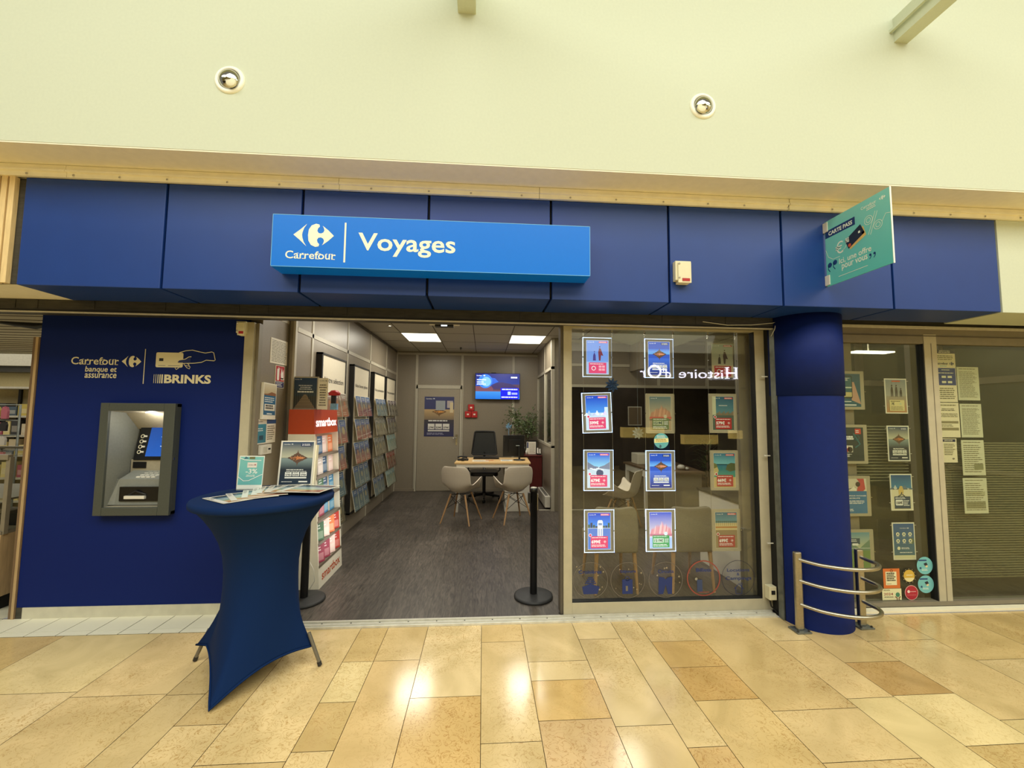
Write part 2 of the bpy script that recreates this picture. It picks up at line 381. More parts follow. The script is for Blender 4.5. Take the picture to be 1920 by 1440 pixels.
# ------------------------------------------------------------------ the setting
# mall floor: stone slabs laid in columns of different widths
cols = [-6.0, -5.2, -4.6, -4.0, -3.45, -2.9, -2.25, -1.74, -1.53, -1.27, -.87, -.675, -.385, .008, .305, .69, .99, 1.19, 1.565, 2.055, 2.34, 2.72, 3.23, 3.79, 4.3, 4.9, 5.6, 6.2, 7.0]
known = {-2.25: [2.55, 1.9], -1.74: [2.54], -.87: [2.8, 2.43, 2.1], -.675: [2.80, 1.98], -.385: [2.44], .008: [2.98, 2.1], .305: [2.737, 2.55, 2.23], .69: [2.98, 2.17], .99: [2.02], 1.19: [2.925, 2.63, 2.33],
         1.565: [2.23, 1.9], 2.055: [2.89, 2.3], 2.34: [2.62, 2.31], .792: [2.1], -1.27: [2.05], -1.53: [2.3], 2.72: [2.85, 2.1], 3.23: [2.6]}
tints = [(226, 200, 146), (220, 193, 138), (230, 206, 155), (216, 188, 130), (232, 210, 154), (223, 198, 145)]
special = {(.305, 2.4): (214, 180, 116), (.305, 2.0): (216, 185, 136), (1.19, 2.7): (212, 178, 116), (1.19, 2.5): (208, 172, 110), (2.34, 2.45): (198, 164, 108), (-.675, 2.3): (220, 190, 134), (-.385, 2.2): (220, 186, 124), (.99, 1.95): (218, 184, 126)}
mb = MB(); rnd = random.Random(3); g = 0.0016
mb.add([(-14, -7, -0.012), (9, -7, -0.012), (9, 3.215, -0.012), (-14, 3.215, -0.012)], [(0, 1, 2, 3)], 'print_stone', lin((120, 98, 66)))
allc = [-14, -12, -10, -8.5, -7.2] + cols + [8.0, 9.0]
for a, b in zip(allc[:-1], allc[1:]):
    js = [3.215] + known.get(a, [])
    y = js[-1]
    while y > -7: y -= 0.28 + 0.75 * rnd.random(); js.append(max(y, -7))
    for y1, y0 in zip(js[:-1], js[1:]):
        c = rnd.choice(tints)
        k = rnd.uniform(-7, 6); c = (c[0] + k, c[1] + k, c[2] + k)
        for (sx, sy), sc in special.items():
            if abs(sx - a) < .02 and y0 < sy < y1: c = sc
        c = tuple(min(255, x) for x in c)
        mb.add([(a + g, y0 + g, 0), (b - g, y0 + g, 0), (b - g, y1 - g, 0), (a + g, y1 - g, 0)], [(0, 1, 2, 3)], 'print_stone', lin(c))
struct(mb, 'floor')
mb = MB()
mb.add([(-1.9, 3.25, .004), (9, 3.25, .004), (9, 8.62, .004), (-1.9, 8.62, .004)], [(0, 1, 2, 3)], 'laminate')
struct(mb, 'floor_shop')
# white tiles in front of the bank wall
mb = MB(); xs = [-4.4 + i * .2055 for i in range(13)]
mb.box(-4.5, -1.86, 3.215, 3.49, -.02, .0005, 'black_gap')
for x in xs:
    for y0, y1 in ((3.217, 3.272), (3.276, 3.478)):
        x1 = min(x + .1995, -1.862)
        if x1 > x + .01: mb.box(x, x1, y0, y1, 0, .003, 'print', (242, 238, 214))
struct(mb, 'floor_tile')
# store floor at far left
mb = MB(); mb.add([(-14, 3.215, -.001), (-3.6, 3.215, -.001), (-3.6, 12, -.001), (-14, 12, -.001)], [(0, 1, 2, 3)], 'skirting'); struct(mb, 'floor_store')

# thresholds
mb = MB()
mb.box(-1.86, 2.33, 3.213, 3.292, 0, .014, 'threshold'); mb.box(-1.86, 2.33, 3.232, 3.25, .014, .019, 'rail_light'); mb.box(-1.86, 2.33, 3.272, 3.292, .014, .024, 'rail_light')
x = -1.8
while x < 2.3: mb.lathe([(0.006, 0.0245), (0, 0.026)], 8, 'black_gap', (x, 3.262, -.008)); x += .21
struct(mb, 'trim_threshold')
mb = MB(); mb.box(2.86, 9, 3.225, 3.285, 0, .02, 'cream_trim'); struct(mb, 'trim_threshold_right')

# upper cream wall, soffit and the screwed trim
mb = MB(); mb.box(-14, 9, 2.55, 2.75, 3.175, 6.5, 'cream_wall'); struct(mb, 'wall_upper')
mb = MB(); mb.box(-14, 9, 2.552, 3.2, 3.166, 3.174, 'cream_soffit'); struct(mb, 'ceiling_soffit')
mb = MB()
for a, b in ((-14, -2.73), (-2.727, -1.0), (-.997, .37), (.373, 2.21), (2.216, 9)):
    mb.box(a, b, 2.772, 2.80, 3.128, 3.163, 'cream_trim'); mb.box(a, b, 2.780, 2.80, 3.088, 3.127, 'cream_trim'); mb.box(a, b, 2.764, 2.80, 3.119, 3.131, 'cream_trim')
x = -3.3
while x < 6:
    mb.lathe([(0.007, 0.003), (.004, .006), (0, 0.006)], 10, 'steel', (x, 2.780, 3.103), axis='y'); x += .27 + .12 * rnd.random()
struct(mb, 'trim_1')
# wall behind the cladding, left cream soffit, right cream bulkhead
mb = MB(); mb.box(-14, -3.0, 2.83, 3.2, 2.378, 3.16, 'cream_soffit'); struct(mb, 'wall_bulkhead_left')
mb = MB(); mb.box(3.892, 9, 2.80, 3.2, 2.372, 3.087, 'cream_wall'); struct(mb, 'wall_bulkhead_right')
# slatted wood on the far left
mb = MB(); mb.box(-6, -3.0, 2.82, 2.829, 2.383, 3.088, 'rail_dark')
x = -3.046
for i in range(30): mb.box(x - .034, x, 2.79, 2.82, 2.383, 3.088, 'wood_slat'); x -= .047
mb.build('slat_panel', label='light wood vertical slat cladding at the left end of the blue fascia', cat='wall cladding', bevel=.002)

# blue fascia boxes
edges = [-2.99, -2.115, -1.241, -.396, .458, 1.311, 2.161, 3.018, 3.886]
desc = ['leftmost blue fascia box beside the wood slats, above the cash machine wall', 'blue fascia box just left of the light blue shop sign', 'blue fascia box behind the sign logo and divider bar',
        'blue fascia box behind the word on the light blue sign', 'blue fascia box behind the empty right end of the sign',
        'blue fascia box carrying the white sensor, right of the sign', 'blue fascia box over the blue column with the turquoise hanging panel', 'rightmost blue fascia box, next to the cream bulkhead']
dx = [-2.99, -2.115, -1.241, -.396, .458, 1.311, 2.161, 3.018, 3.886]
for i in range(8):
    a, b = edges[i] + (.008 if i else 0), edges[i + 1] - .008
    mb = MB(); mb.box(a, b, 2.80, 3.17, 2.375, 3.087, 'blue_panel')
    mb.build('fascia_panel', bevel=.004, label=desc[i], cat='fascia panel', group='blue fascia boxes over the shop front')
mb = MB(); mb.box(-2.98, 3.88, 2.83, 3.165, 2.40, 3.08, 'black_gap'); struct(mb, 'trim_fascia_core')

# shutter housing
mb = MB(); mb.box(-8, 2.36, 3.172, 3.26, 2.292, 2.376, 'rail_dark'); mb.box(-8, 2.36, 3.166, 3.172, 2.296, 2.303, 'black_gap'); mb.box(-8, 2.36, 3.169, 3.20, 2.284, 2.29, 'rail_light')
mb.box(-8, 2.36, 3.26, 3.40, 2.31, 2.84, 'rail_dark')
x = -3.4
while x < 2.2: mb.box(x, x + .022, 3.168, 3.172, 2.312, 2.37, 'rail_dark'); x += .105 + .5 * rnd.random()  # small raised marks imitating dark reflections along the housing
struct(mb, 'trim_shutter_housing')

# bank wall
mb = MB()
for q in ((-3.497, -2.91, .085, 2.40), (-2.475, -1.935, .085, 2.40), (-2.91, -2.475, .085, .82), (-2.91, -2.475, 1.59, 2.40)): mb.box(q[0], q[1], 3.48, 3.86, q[2], q[3], 'blue_wall')
mb.box(-3.4, -1.95, 3.86, 8.6, 0, 2.84, 'panel_taupe'); struct(mb, 'wall_bank')
mb = MB(); mb.box(-3.45, -1.935, 3.474, 3.5, .0, .085, 'skirting'); mb.box(-3.497, -3.45, 3.478, 3.5, 0, .085, 'rail_dark')
struct(mb, 'baseboard_bank')
mb = MB(); mb.box(-3.548, -3.499, 3.475, 3.9, 0, 2.15, 'wood_edge'); mb.box(-3.525, -3.505, 3.47, 3.475, 0, 2.15, 'wood_case')
mb.build('wooden_end_panel', label='tall narrow wooden end panel at the left edge of the blue bank wall', cat='panel', bevel=.002)
# cream pilaster left of the opening
mb = MB(); mb.box(-1.933, -1.86, 3.44, 3.52, 0, 2.30, 'alu_frame'); mb.box(-1.86, -1.835, 3.47, 3.53, 0, 2.30, 'alu_grey'); struct(mb, 'trim_pilaster', .002)

# shop interior walls
rail_z = 2.365
mb = MB(); mb.box(-1.95, -1.84, 3.53, 3.985, 0, 2.84, 'panel_taupe'); mb.box(-1.95, -1.78, 4.0, 8.6, 0, 2.84, 'panel_taupe')
mb.box(-1.90, -1.782, 3.985, 4.0, 0, 2.84, 'panel_taupe'); mb.box(-1.84, -1.826, 3.978, 3.986, 0, 2.84, 'ceil_line'); mb.box(-1.84, -1.836, 3.53, 3.98, 2.40, 2.43, 'panel_joint'); mb.box(-1.795, -1.774, 3.98, 4.02, 0, 2.84, 'panel_joint')
for y in (4.38, 5.49, 6.57, 7.65): mb.box(-1.78, -1.774, y - .022, y + .022, 0, 2.84, 'panel_joint')
mb.box(-1.78, -1.774, 4.03, 8.55, rail_z - .022, rail_z + .022, 'panel_joint'); mb.box(-1.79, -1.765, 8.54, 8.6, 0, 2.84, 'panel_joint')
mb.box(-1.78, -1.772, 4.0, 8.55, 2.80, 2.84, 'ceil_line')
struct(mb, 'wall_left')
mb = MB(); mb.box(-1.95, 9, 8.58, 8.7, 0, 2.84, 'panel_taupe'); mb.box(1.35, 5.0, 8.57, 8.58, 0, 2.3, 'dark_shop')  # added dark panel stands in for dark reflections in the window glass
for x in (-1.375, -.445, .617, 1.147, 2.2, 3.2, 4.3): mb.box(x - .024, x + .024, 8.572, 8.58, 0, 2.80, 'panel_joint')
mb.box(-1.78, 1.15, 8.57, 8.58, 2.775, 2.815, 'panel_joint'); mb.box(-1.375, -.445, 8.572, 8.58, 2.09, 2.15, 'panel_joint'); mb.box(-1.78, 1.15, 8.565, 8.58, 0, .05, 'panel_taupe')
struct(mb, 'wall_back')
# door
d = thing('door_1', (-.91, 8.55, 0), None, None); d['kind'] = 'structure'
mb = MB(); mb.box(-1.335, -.485, 8.545, 8.571, .01, 2.07, 'door_taupe'); leaf = mb.build('door_leaf', d, bevel=.003)
mb = MB(); mb.box(-1.372, -1.34, 8.54, 8.575, 0, 2.115, 'panel_joint'); mb.box(-.48, -.448, 8.54, 8.575, 0, 2.115, 'panel_joint'); mb.box(-1.372, -.448, 8.54, 8.575, 2.075, 2.115, 'panel_joint'); mb.build('door_frame', d)
mb = MB(); mb.box(-.56, -.52, 8.535, 8.545, .93, 1.14, 'chrome'); mb.tube([(-.54, 8.535, 1.07), (-.54, 8.49, 1.07), (-.63, 8.485, 1.07)], .009, 8, 'chrome'); mb.build('door_handle', leaf, label='chrome lever handle')
# ceiling grid
mb = MB(); mb.box(-1.95, 9, 3.4, 8.7, 2.845, 2.9, 'ceil_tile')
xs = [-1.90, -1.325, -.757, -.165, .435, 1.015, 1.6, 2.2, 2.8, 3.4, 4.0, 4.6, 5.2]
for x in xs[1:]: mb.box(x - .006, x + .006, 3.4, 8.58, 2.842, 2.846, 'ceil_line')
for k in range(8):
    y = 8.111 - .775 * k
    if y > 3.4: mb.box(-1.8, 5.5, y - .004, y + .004, 2.8425, 2.846, 'ceil_line')
struct(mb, 'ceiling')
# header wall inside over the opening
mb = MB(); mb.box(-14, 9, 3.28, 3.42, 2.84, 3.2, 'cream_wall'); mb.box(2.36, 9, 3.31, 3.42, 2.37, 2.84, 'rail_dark'); struct(mb, 'wall_header')

# glass partition in the shop on the right
mb = MB(); mb.box(1.125, 1.165, 6.78, 8.57, 0, 1.03, 'panel_taupe'); mb.box(1.125, 1.165, 6.78, 8.57, 2.35, 2.84, 'panel_taupe')
mb.box(1.118, 1.172, 6.76, 8.57, 1.02, 1.06, 'panel_joint'); mb.box(1.118, 1.172, 6.76, 8.57, 2.32, 2.37, 'panel_joint'); mb.box(1.118, 1.172, 6.76, 6.81, 0, 2.84, 'panel_joint'); mb.box(1.118, 1.172, 7.55, 7.59, 1.03, 2.84, 'panel_joint')
mb.box(1.165, 1.30, 6.77, 6.83, 0, 2.84, 'alu_grey'); mb.box(1.28, 1.31, 6.75, 6.85, 0, 2.84, 'panel_joint')
struct(mb, 'wall_partition', .002)
mb = MB(); mb.box(1.142, 1.148, 6.81, 7.55, 1.06, 2.32, 'glass'); mb.box(1.142, 1.148, 7.59, 8.57, 1.06, 2.32, 'glass'); struct(mb, 'window_partition')
mb = MB(); mb.box(.93, 4.6, 6.83, 6.86, .004, .012, 'rail_light'); struct(mb, 'trim_floor_strip')
# transom panels further right
mb = MB(); mb.box(1.31, 4.9, 6.79, 6.83, 2.05, 2.84, 'panel_taupe')
for z in (2.05, 2.40, 2.80): mb.box(1.31, 4.9, 6.775, 6.79, z - .02, z + .025, 'panel_joint')
for x in (2.12, 2.95, 3.8): mb.box(x - .025, x + .025, 6.77, 6.83, 2.05, 2.84, 'panel_joint')
struct(mb, 'wall_transom')
mb = MB(); mb.box(2.45, 2.52, 6.3, 6.77, 2.3, 2.84, 'panel_taupe'); mb.prism(Fr((0, 4.4, 0), (1, 0, 0), (0, 0, 1)), [(2.05, 2.84), (2.9, 2.84), (2.9, 2.62)], -2.3, 0, 'cream_wall'); struct(mb, 'ceiling_sloped')
# sliding shop window
w = thing('window_1', (1.5, 3.33, 0), None, None); w['kind'] = 'structure'
mb = MB(); mb.box(.644, .712, 3.295, 3.365, .02, 2.31, 'alu_frame'); mb.box(.712, 2.27, 3.295, 3.365, .02, .108, 'alu_frame'); mb.box(2.27, 2.352, 3.295, 3.365, .02, 2.31, 'alu_frame'); mb.box(.712, 2.27, 3.30, 3.36, 2.285, 2.31, 'alu_frame')
mb.box(2.266, 2.27, 3.30, 3.36, .108, 2.285, 'black_gap'); mb.box(.712, 2.266, 3.30, 3.355, .108, .114, 'black_gap'); mb.box(.622, .643, 3.31, 3.40, .02, 2.31, 'ceil_line')
mb.build('window_frame', w, bevel=.002)
mb = MB(); mb.box(.712, 2.266, 3.329, 3.333, .114, 2.285, 'glass'); mb.build('window_pane', w)
mb = MB(); mb.box(2.352, 2.40, 3.20, 3.40, 0, 2.30, 'black_gap'); mb.box(2.30, 2.335, 3.38, 3.42, 0, 2.3, 'alu_grey'); mb.box(2.20, 2.30, 3.42, 3.47, 0, 2.84, 'alu_grey')
mb.box(2.345, 2.40, 3.165, 3.22, 0, 2.29, 'steel_guide'); mb.box(2.355, 2.365, 3.16, 3.165, 0, 2.29, 'black_gap')
for z in (1.9, 1.25, .55): mb.box(2.30, 2.35, 3.26, 3.268, z, z + .008, 'cable_white')
struct(mb, 'trim_shutter_guide')
# right shop window
w = thing('window_2', (4.5, 3.33, 0), None, None); w['kind'] = 'structure'
mb = MB(); mb.box(2.7, 9, 3.30, 3.36, 2.215, 2.37, 'alu_grey'); mb.box(2.7, 9, 3.29, 3.30, 2.345, 2.37, 'rail_light'); mb.box(2.7, 9, 3.292, 3.30, 2.28, 2.288, 'ceil_line')
mb.box(2.7, 9, 3.29, 3.37, .02, .055, 'alu_grey'); mb.box(3.806, 3.925, 3.295, 3.365, .02, 2.3, 'alu_frame'); mb.box(3.797, 3.806, 3.30, 3.36, .05, 2.22, 'black_gap'); mb.box(3.868, 3.874, 3.292, 3.296, .05, 2.22, 'alu_grey'); mb.box(3.82, 3.885, 3.43, 3.48, .02, 2.84, 'alu_grey')
mb.box(3.13, 3.21, 3.38, 3.44, .02, 2.84, 'alu_grey'); mb.box(2.99, 3.10, 3.42, 3.47, .02, 2.84, 'alu_frame')
mb.build('window_frame', w, bevel=.002)
mb = MB(); mb.box(2.85, 3.797, 3.328, 3.334, .055, 2.215, 'glass_dark'); mb.box(3.925, 9, 3.328, 3.334, .055, 2.215, 'glass_dark'); mb.build('window_pane', w)
# behind the right window
mb = MB(); mb.box(5.5, 5.56, 3.5, 8.5, 0, 2.84, 'green_glass'); mb.box(5.44, 5.5, 4.55, 4.63, 0, 2.84, 'alu_grey'); mb.box(5.44, 5.5, 5.6, 5.68, 0, 2.84, 'alu_grey'); mb.box(5.46, 5.5, 3.5, 8.5, 1.95, 2.02, 'alu_grey'); mb.box(5.46, 5.5, 3.5, 8.5, .98, 1.02, 'alu_grey')
struct(mb, 'wall_office_right')
mb = MB(); mb.box(4.28, 4.36, 5.0, 5.07, 0, 2.84, 'alu_grey'); mb.box(4.7, 5.44, 5.02, 5.05, .03, 2.0, 'green_glass'); mb.box(4.36, 5.44, 5.0, 5.07, 1.98, 2.05, 'alu_grey'); struct(mb, 'wall_office_middle')
mb = MB()
z = 1.36
while z > .2:
    mb.box(3.94, 6.2, 3.412, 3.413, z - .012, z, 'frost_stripe'); z -= .021
z = 1.50
while z > 1.02:
    mb.box(3.22, 3.725, 3.412, 3.413, z - .010, z, 'frost_stripe'); z -= .026
mb.box(3.2, 6.2, 3.4135, 3.4145, .05, 2.2, 'film'); mb.build('striped_film', parent=w)

# blue column with an upper sleeve
mb = MB(); mb.lathe([(.255, 0), (.255, 1.76)], 64, 'blue_column', (2.61, 3.195, 0)); struct(mb, 'column', label='round blue column between the two shop windows')
mb = MB(); mb.lathe([(.25, 1.745), (.264, 1.742), (.264, 2.374), (.25, 2.374)], 64, 'blue_column', (2.61, 3.195, 0)); struct(mb, 'column_sleeve', label='wider upper sleeve of the blue column')

# left store seen past the bank wall
mb = MB(); mb.box(-14, -3.6, 3.3, 12, 2.75, 2.8, 'far_ceiling')
for i in range(34): mb.box(-14, -3.6, 3.6 + i * .24, 3.612 + i * .24, 2.742, 2.75, 'ceil_line')
struct(mb, 'ceiling_store')
mb = MB(); mb.box(-14, -3.6, 9.4, 9.6, 0, 2.75, 'far_wall'); mb.box(-14, -3.6, 9.0, 9.4, 2.46, 2.75, 'rail_light'); mb.box(-14, -3.6, 9.1, 9.4, 2.34, 2.46, 'rail_dark'); struct(mb, 'wall_store')

# the opposite side of the mall, which the glass mirrors
mb = MB(); mb.box(-14, 14, -6.2, -6.0, 0, 6.5, 'far_wall'); mb.box(-14, 14, -6.0, -5.2, 2.42, 2.5, 'dark_shop'); mb.box(-14, 14, -5.2, -5.05, 2.42, 3.4, 'dark_shop'); mb.box(3.0, 9, -6.0, -5.98, 0, 2.42, 'dark_shop')
mb.box(-14, 3, -6.0, -5.9, 0, 2.42, 'brown_screen')
struct(mb, 'wall_opposite')
mb = MB(); mb.box(-14, 14, -6.2, -3.3, 6.5, 6.7, 'cream_wall'); mb.box(-14, 9, 1.2, 2.75, 6.5, 6.7, 'cream_wall'); struct(mb, 'ceiling_mall')
mb = MB(); mb.box(9, 9.1, -6.2, 9, 0, 6.5, 'far_wall'); struct(mb, 'wall_right')
# ------------------------------------------------------------------ marks and lettering
CREAM = (240, 236, 205)
def logo(mb, fr, c, lay=2, mt='print', depth=None):
    L = [(0, .5), (.16, .72), (.33, .985), (.26, .80), (.225, .62), (.215, .5), (.225, .38), (.26, .20), (.33, .015), (.16, .28)]
    Rr = [(.36, .5), (.375, .74), (.44, .92), (.55, 1.0), (.63, .97), (.645, .88), (.60, .80), (.585, .69), (.62, .60), (.68, .585), (.735, .63), (.76, .72), (.745, .82), (.715, .92), (.86, .73), (1, .5),
          (.86, .27), (.715, .08), (.745, .18), (.76, .28), (.735, .37), (.68, .415), (.62, .40), (.585, .31), (.60, .20), (.645, .12), (.63, .03), (.55, 0), (.44, .08), (.375, .26)]
    for P in (L, Rr):
        if depth: mb.prism(fr, P, 0, depth, mt, c)
        else: mb.poly(fr, P, c, lay, mt)
def serif_word(mb, fr, a0, b0, a1, b1, c, lay=2, mt='print', bold=.025, depth=0.0):
    """Carrefour wordmark: upright letters with slab feet"""
    mb.text(fr, 'Carrefour', a0, b0, a1, b1, c, lay, mt, bold=bold, depth=depth)
    w = a1 - a0; h = (b1 - b0)
    for x0, x1 in ((.232, .305), (.332, .405), (.60, .675), (.915, .985)):      # feet of r r f r
        mb.rect(fr, a0 + w * x0, b0, a0 + w * x1, b0 + h * .075, c, lay, mt) if not depth else mb.slab(fr, a0 + w * x0, b0, a0 + w * x1, b0 + h * .075, 0, depth, mt, c)
    for x0, x1 in ((.225, .262), (.325, .362), (.585, .70), (.905, .942), (.805, .835), (.862, .90)):
        mb.rect(fr, a0 + w * x0, b0 + h * .67, a0 + w * x1, b0 + h * .735, c, lay, mt) if not depth else mb.slab(fr, a0 + w * x0, b0 + h * .67, a0 + w * x1, b0 + h * .735, 0, depth, mt, c)

# ---- main sign
sg = thing('shop_sign', (-.33, 2.72, 2.50), 'light blue box sign with white logo and the word Voyages on the blue fascia', 'sign')
mb = MB(); mb.box(-1.356, .698, 2.65, 2.80, 2.497, 2.838, 'sign_blue'); mb.build('sign_box', sg, bevel=.002)
mb = MB(); fr = front(0, 2.65, 0)
for q in ((-1.356, 2.497, .698, 2.500), (-1.356, 2.835, .698, 2.838), (-1.356, 2.497, -1.353, 2.838), (.695, 2.497, .698, 2.838)): mb.rect(fr, *q, (120, 190, 235), 1)
logo(mb, Fr((-1.224, 2.65, 2.630), (1, 0, 0), (0, 0, 1), .252, .153), CREAM, 2, 'print_sign')
serif_word(mb, fr, -1.268, 2.550, -.956, 2.601, CREAM, 2, 'print_sign', .01)
mb.rect(fr, -.907, 2.535, -.896, 2.797, CREAM, 2, 'print_sign')
mb.text(fr, 'Voyages', -.819, 2.583, -.197, 2.735, CREAM, 2, 'print_sign', bold=.016)
mb.build('lettering', sg, label='white stencil lettering and logo')

# ---- blade sign standing out from the fascia
bs = thing('blade_sign', (2.5, 2.55, 2.52), 'square turquoise bank card sign standing out from the fascia above the column', 'sign')
mb = MB(); mb.box(2.492, 2.498, 2.30, 2.79, 2.522, 3.004, 'print', (110, 198, 190)); mb.build('panel', bs)
fb = Fr((2.4905, 2.785, 2.522), (0, -1, 0), (0, 0, 1), .485, .482)      # faces left, towards the viewer
fb2 = fb
T1 = (96, 196, 188); Wt = (236, 244, 226)
mb = MB()
mb.rect(fb, 0, 0, 1, 1, T1, .5, top=(128, 206, 196))
mb.poly(fb, [(0.0, .735), (.50, .735), (.50, .85), (0.0, .85)], (28, 56, 112), 1)
mb.text(fb, 'CARTE PASS', .06, .76, .46, .82, Wt, 2, bold=.03)
mb.poly(fb, [(.37, .55), (.62, .66), (.66, .52), (.41, .41)], (222, 188, 110), 2); mb.disc(fb, .615, .565, .02, (186, 104, 60), 3)
mb.poly(fb, [(.33, .57), (.58, .70), (.64, .56), (.385, .43)], (34, 44, 60), 3); mb.text(fb, 'PASS', .345, .53, .40, .60, Wt, 4, bold=.03); mb.disc(fb, .405, .475, .024, (206, 92, 60), 4); mb.rect(fb, .545, .585, .575, .615, Wt, 4)
for cx, cy in ((.70, .70), (.83, .58)):
    mb.ring(fb, cx, cy, .028, .034, Wt, 2); mb.ring(fb, cx, cy, .055, .061, Wt, 2)
mb.line(fb, [(.69, .50), (.80, .78)], .003, Wt, 2); mb.line(fb, [(.72, .49), (.83, .77)], .003, Wt, 2)
mb.line(fb, [(.89, .60), (.94, .68), (1.0, .66)], .003, Wt, 2)
mb.text(fb, '€', .17, .42, .30, .60, Wt, 2, bold=-.0); mb.line(fb, [(0.0, .56), (.04, .44), (.12, .38), (.24, .38)], .003, Wt, 2); mb.line(fb, [(.26, .44), (.33, .47), (.36, .52)], .003, Wt, 2)
mb.text(fb, 'Ici, une offre', .22, .255, .72, .35, Wt, 2, bold=.012); mb.text(fb, 'pour vous', .26, .15, .66, .245, Wt, 2, bold=.012)
for x, y, r in ((.06, .31, .036), (.15, .32, .036)):
    mb.disc(fb, x, y, r, (26, 62, 120), 2); mb.line(fb, [(x - r * .7, y), (x - r * .8, y - .06), (x, y - .10)], .006, (26, 62, 120), 2)
for x in (.70, .76):
    mb.disc(fb, x, .22, .016, (26, 62, 120), 2); mb.line(fb, [(x + .012, .22), (x + .01, .19), (x - .012, .165)], .005, (26, 62, 120), 2)
mb.rect(fb, .20, .085, .66, .092, Wt, 2)
serif_word(mb, fb, .60, .885, .82, .925, Wt, 2, 'print', .01); mb.lines(fb, .68, .835, .82, .88, 2, Wt, rag=.1); logo(mb, fb.sub(.86, .88, .09, .055), Wt, 2)
mb.build('print', bs)
for z in (2.925, 2.53): mb = MB(); mb.box(2.484, 2.506, 2.76, 2.80, z, z + .072, 'white_plastic'); mb.build('bracket', bs, bevel=.002)
mb = MB(); mb.box(2.4905, 2.4995, 2.297, 2.301, 2.52, 3.006, 'white_ring'); mb.build('edge_strip', bs)

# ---- bank wall lettering
bl = thing('bank_lettering', (-2.75, 3.478, 1.79), 'cream bank name, logo and divider lettered on the blue wall above the cash machine', 'lettering')
fw = front(0, 3.4795, 0); mb = MB(); K = (222, 214, 178)
serif_word(mb, fw, -3.258, 1.938, -2.903, 1.998, K, 2, 'print', .01); mb.text(fw, 'banque et', -3.15, 1.868, -2.915, 1.925, K, 2, bold=.012, shear=.1); mb.text(fw, 'assurance', -3.15, 1.832, -2.913, 1.868, K, 2, bold=.012, shear=.1)
logo(mb, Fr((-2.882, 3.4795, 1.922), (1, 0, 0), (0, 0, 1), .148, .092), K, 2)
mb.rect(fw, -2.712, 1.79, -2.706, 2.07, K, 2)
mb.build('bank_name', bl)
mb = MB(); rr = []
def rrect(x0, y0, x1, y1, r, n=4):
    P = []
    for cx, cy, a in ((x1 - r, y0 + r, -90), (x1 - r, y1 - r, 0), (x0 + r, y1 - r, 90), (x0 + r, y0 + r, 180)):
        for i in range(n + 1):
            t = math.radians(a + 90 * i / n); P.append((cx + r * math.cos(t), cy + r * math.sin(t)))
    return P
mb.poly(fw, rrect(-2.625, 1.925, -2.418, 2.045, .012), K, 2); mb.rect(fw, -2.60, 1.975, -2.568, 1.998, (34, 36, 44), 3); mb.rect(fw, -2.605, 1.938, -2.55, 1.941, (34, 48, 100), 3); mb.rect(fw, -2.53, 1.938, -2.44, 1.941, (34, 48, 100), 3)
mb.poly(fw, [(-2.46, 1.965), (-2.445, 1.985), (-2.40, 1.998), (-2.36, 2.01), (-2.36, 1.965)], (28, 44, 104), 3)
H = [(-2.45, 2.045), (-2.40, 2.062), (-2.35, 2.068), (-2.30, 2.056), (-2.25, 2.046), (-2.20, 2.056), (-2.185, 2.05), (-2.17, 1.99), (-2.178, 1.984), (-2.24, 1.988), (-2.275, 1.97), (-2.33, 1.962), (-2.44, 1.958), (-2.462, 1.966), (-2.452, 1.984), (-2.40, 1.994), (-2.375, 2.012), (-2.355, 2.014)]
mb.line(fw, H, .0055, K, 4)
mb.line(fw, [(-2.41, 1.955), (-2.385, 1.925), (-2.365, 1.915), (-2.36, 1.93), (-2.38, 1.957)], .005, K, 4); mb.line(fw, [(-2.475, 1.923), (-2.465, 1.908), (-2.445, 1.923)], .005, K, 4); mb.line(fw, [(-2.395, 1.945), (-2.37, 1.935), (-2.37, 1.955)], .004, K, 4)
mb.build('hand_and_card', bl)
mb = MB()
for i, wd in enumerate((.003, .004, .006, .008, .011)): mb.rect(fw, -2.632 + i * .0145, 1.797, -2.632 + i * .0145 + wd, 1.868, K, 2)
mb.text(fw, 'BRINKS', -2.553, 1.797, -2.195, 1.868, K, 2, bold=.038)
mb.build('brand_word', bl)

# ------------------------------------------------------------------ poster artwork
def sky(mb, fr, c0, c1, mt, b0=0, b1=1): mb.rect(fr, 0, b0, 1, b1, c0, 1, mt, top=c1)
def mount(mb, fr, cx, base, w, h, mt, warm=(214, 128, 72), dark=(96, 70, 56), mirror=True):
    P = [(-.5, 0), (-.42, .12), (-.34, .16), (-.30, .30), (-.22, .34), (-.18, .50), (-.12, .54), (-.08, .66), (-.035, .70), (-.015, .98), (0, 1.12), (.02, .82), (.06, .62), (.12, .56), (.18, .42), (.25, .38), (.33, .22), (.41, .14), (.5, 0)]
    for sg_ in ((1, -1) if mirror else (1,)):
        Q = [(cx + a * w, base + sg_ * b * h) for a, b in P]
        if sg_ < 0: Q = Q[::-1]
        mb.poly(fr, Q[::-1], dark, 2, mt)
        Q = [(cx + a * w * .72 + .03 * w, base + sg_ * min(b, .55) * .34 * h) for a, b in P]
        if sg_ < 0: Q = Q[::-1]
        mb.poly(fr, Q[::-1], warm, 3, mt)
    r = random.Random(5)
    for i in range(90):
        a = r.uniform(-.36, .36); b = r.uniform(-.42, .42) * (1 - abs(a) * 2)
        if not mirror: b = abs(b)
        s_ = r.uniform(.008, .03) * w
        mb.rect(fr, cx + a * w, base + b * h, cx + a * w + s_, base + b * h + s_ * .8, r.choice([(236, 160, 96), (130, 84, 58), (246, 190, 128), (92, 68, 58), (80, 60, 54)]), 4, mt)
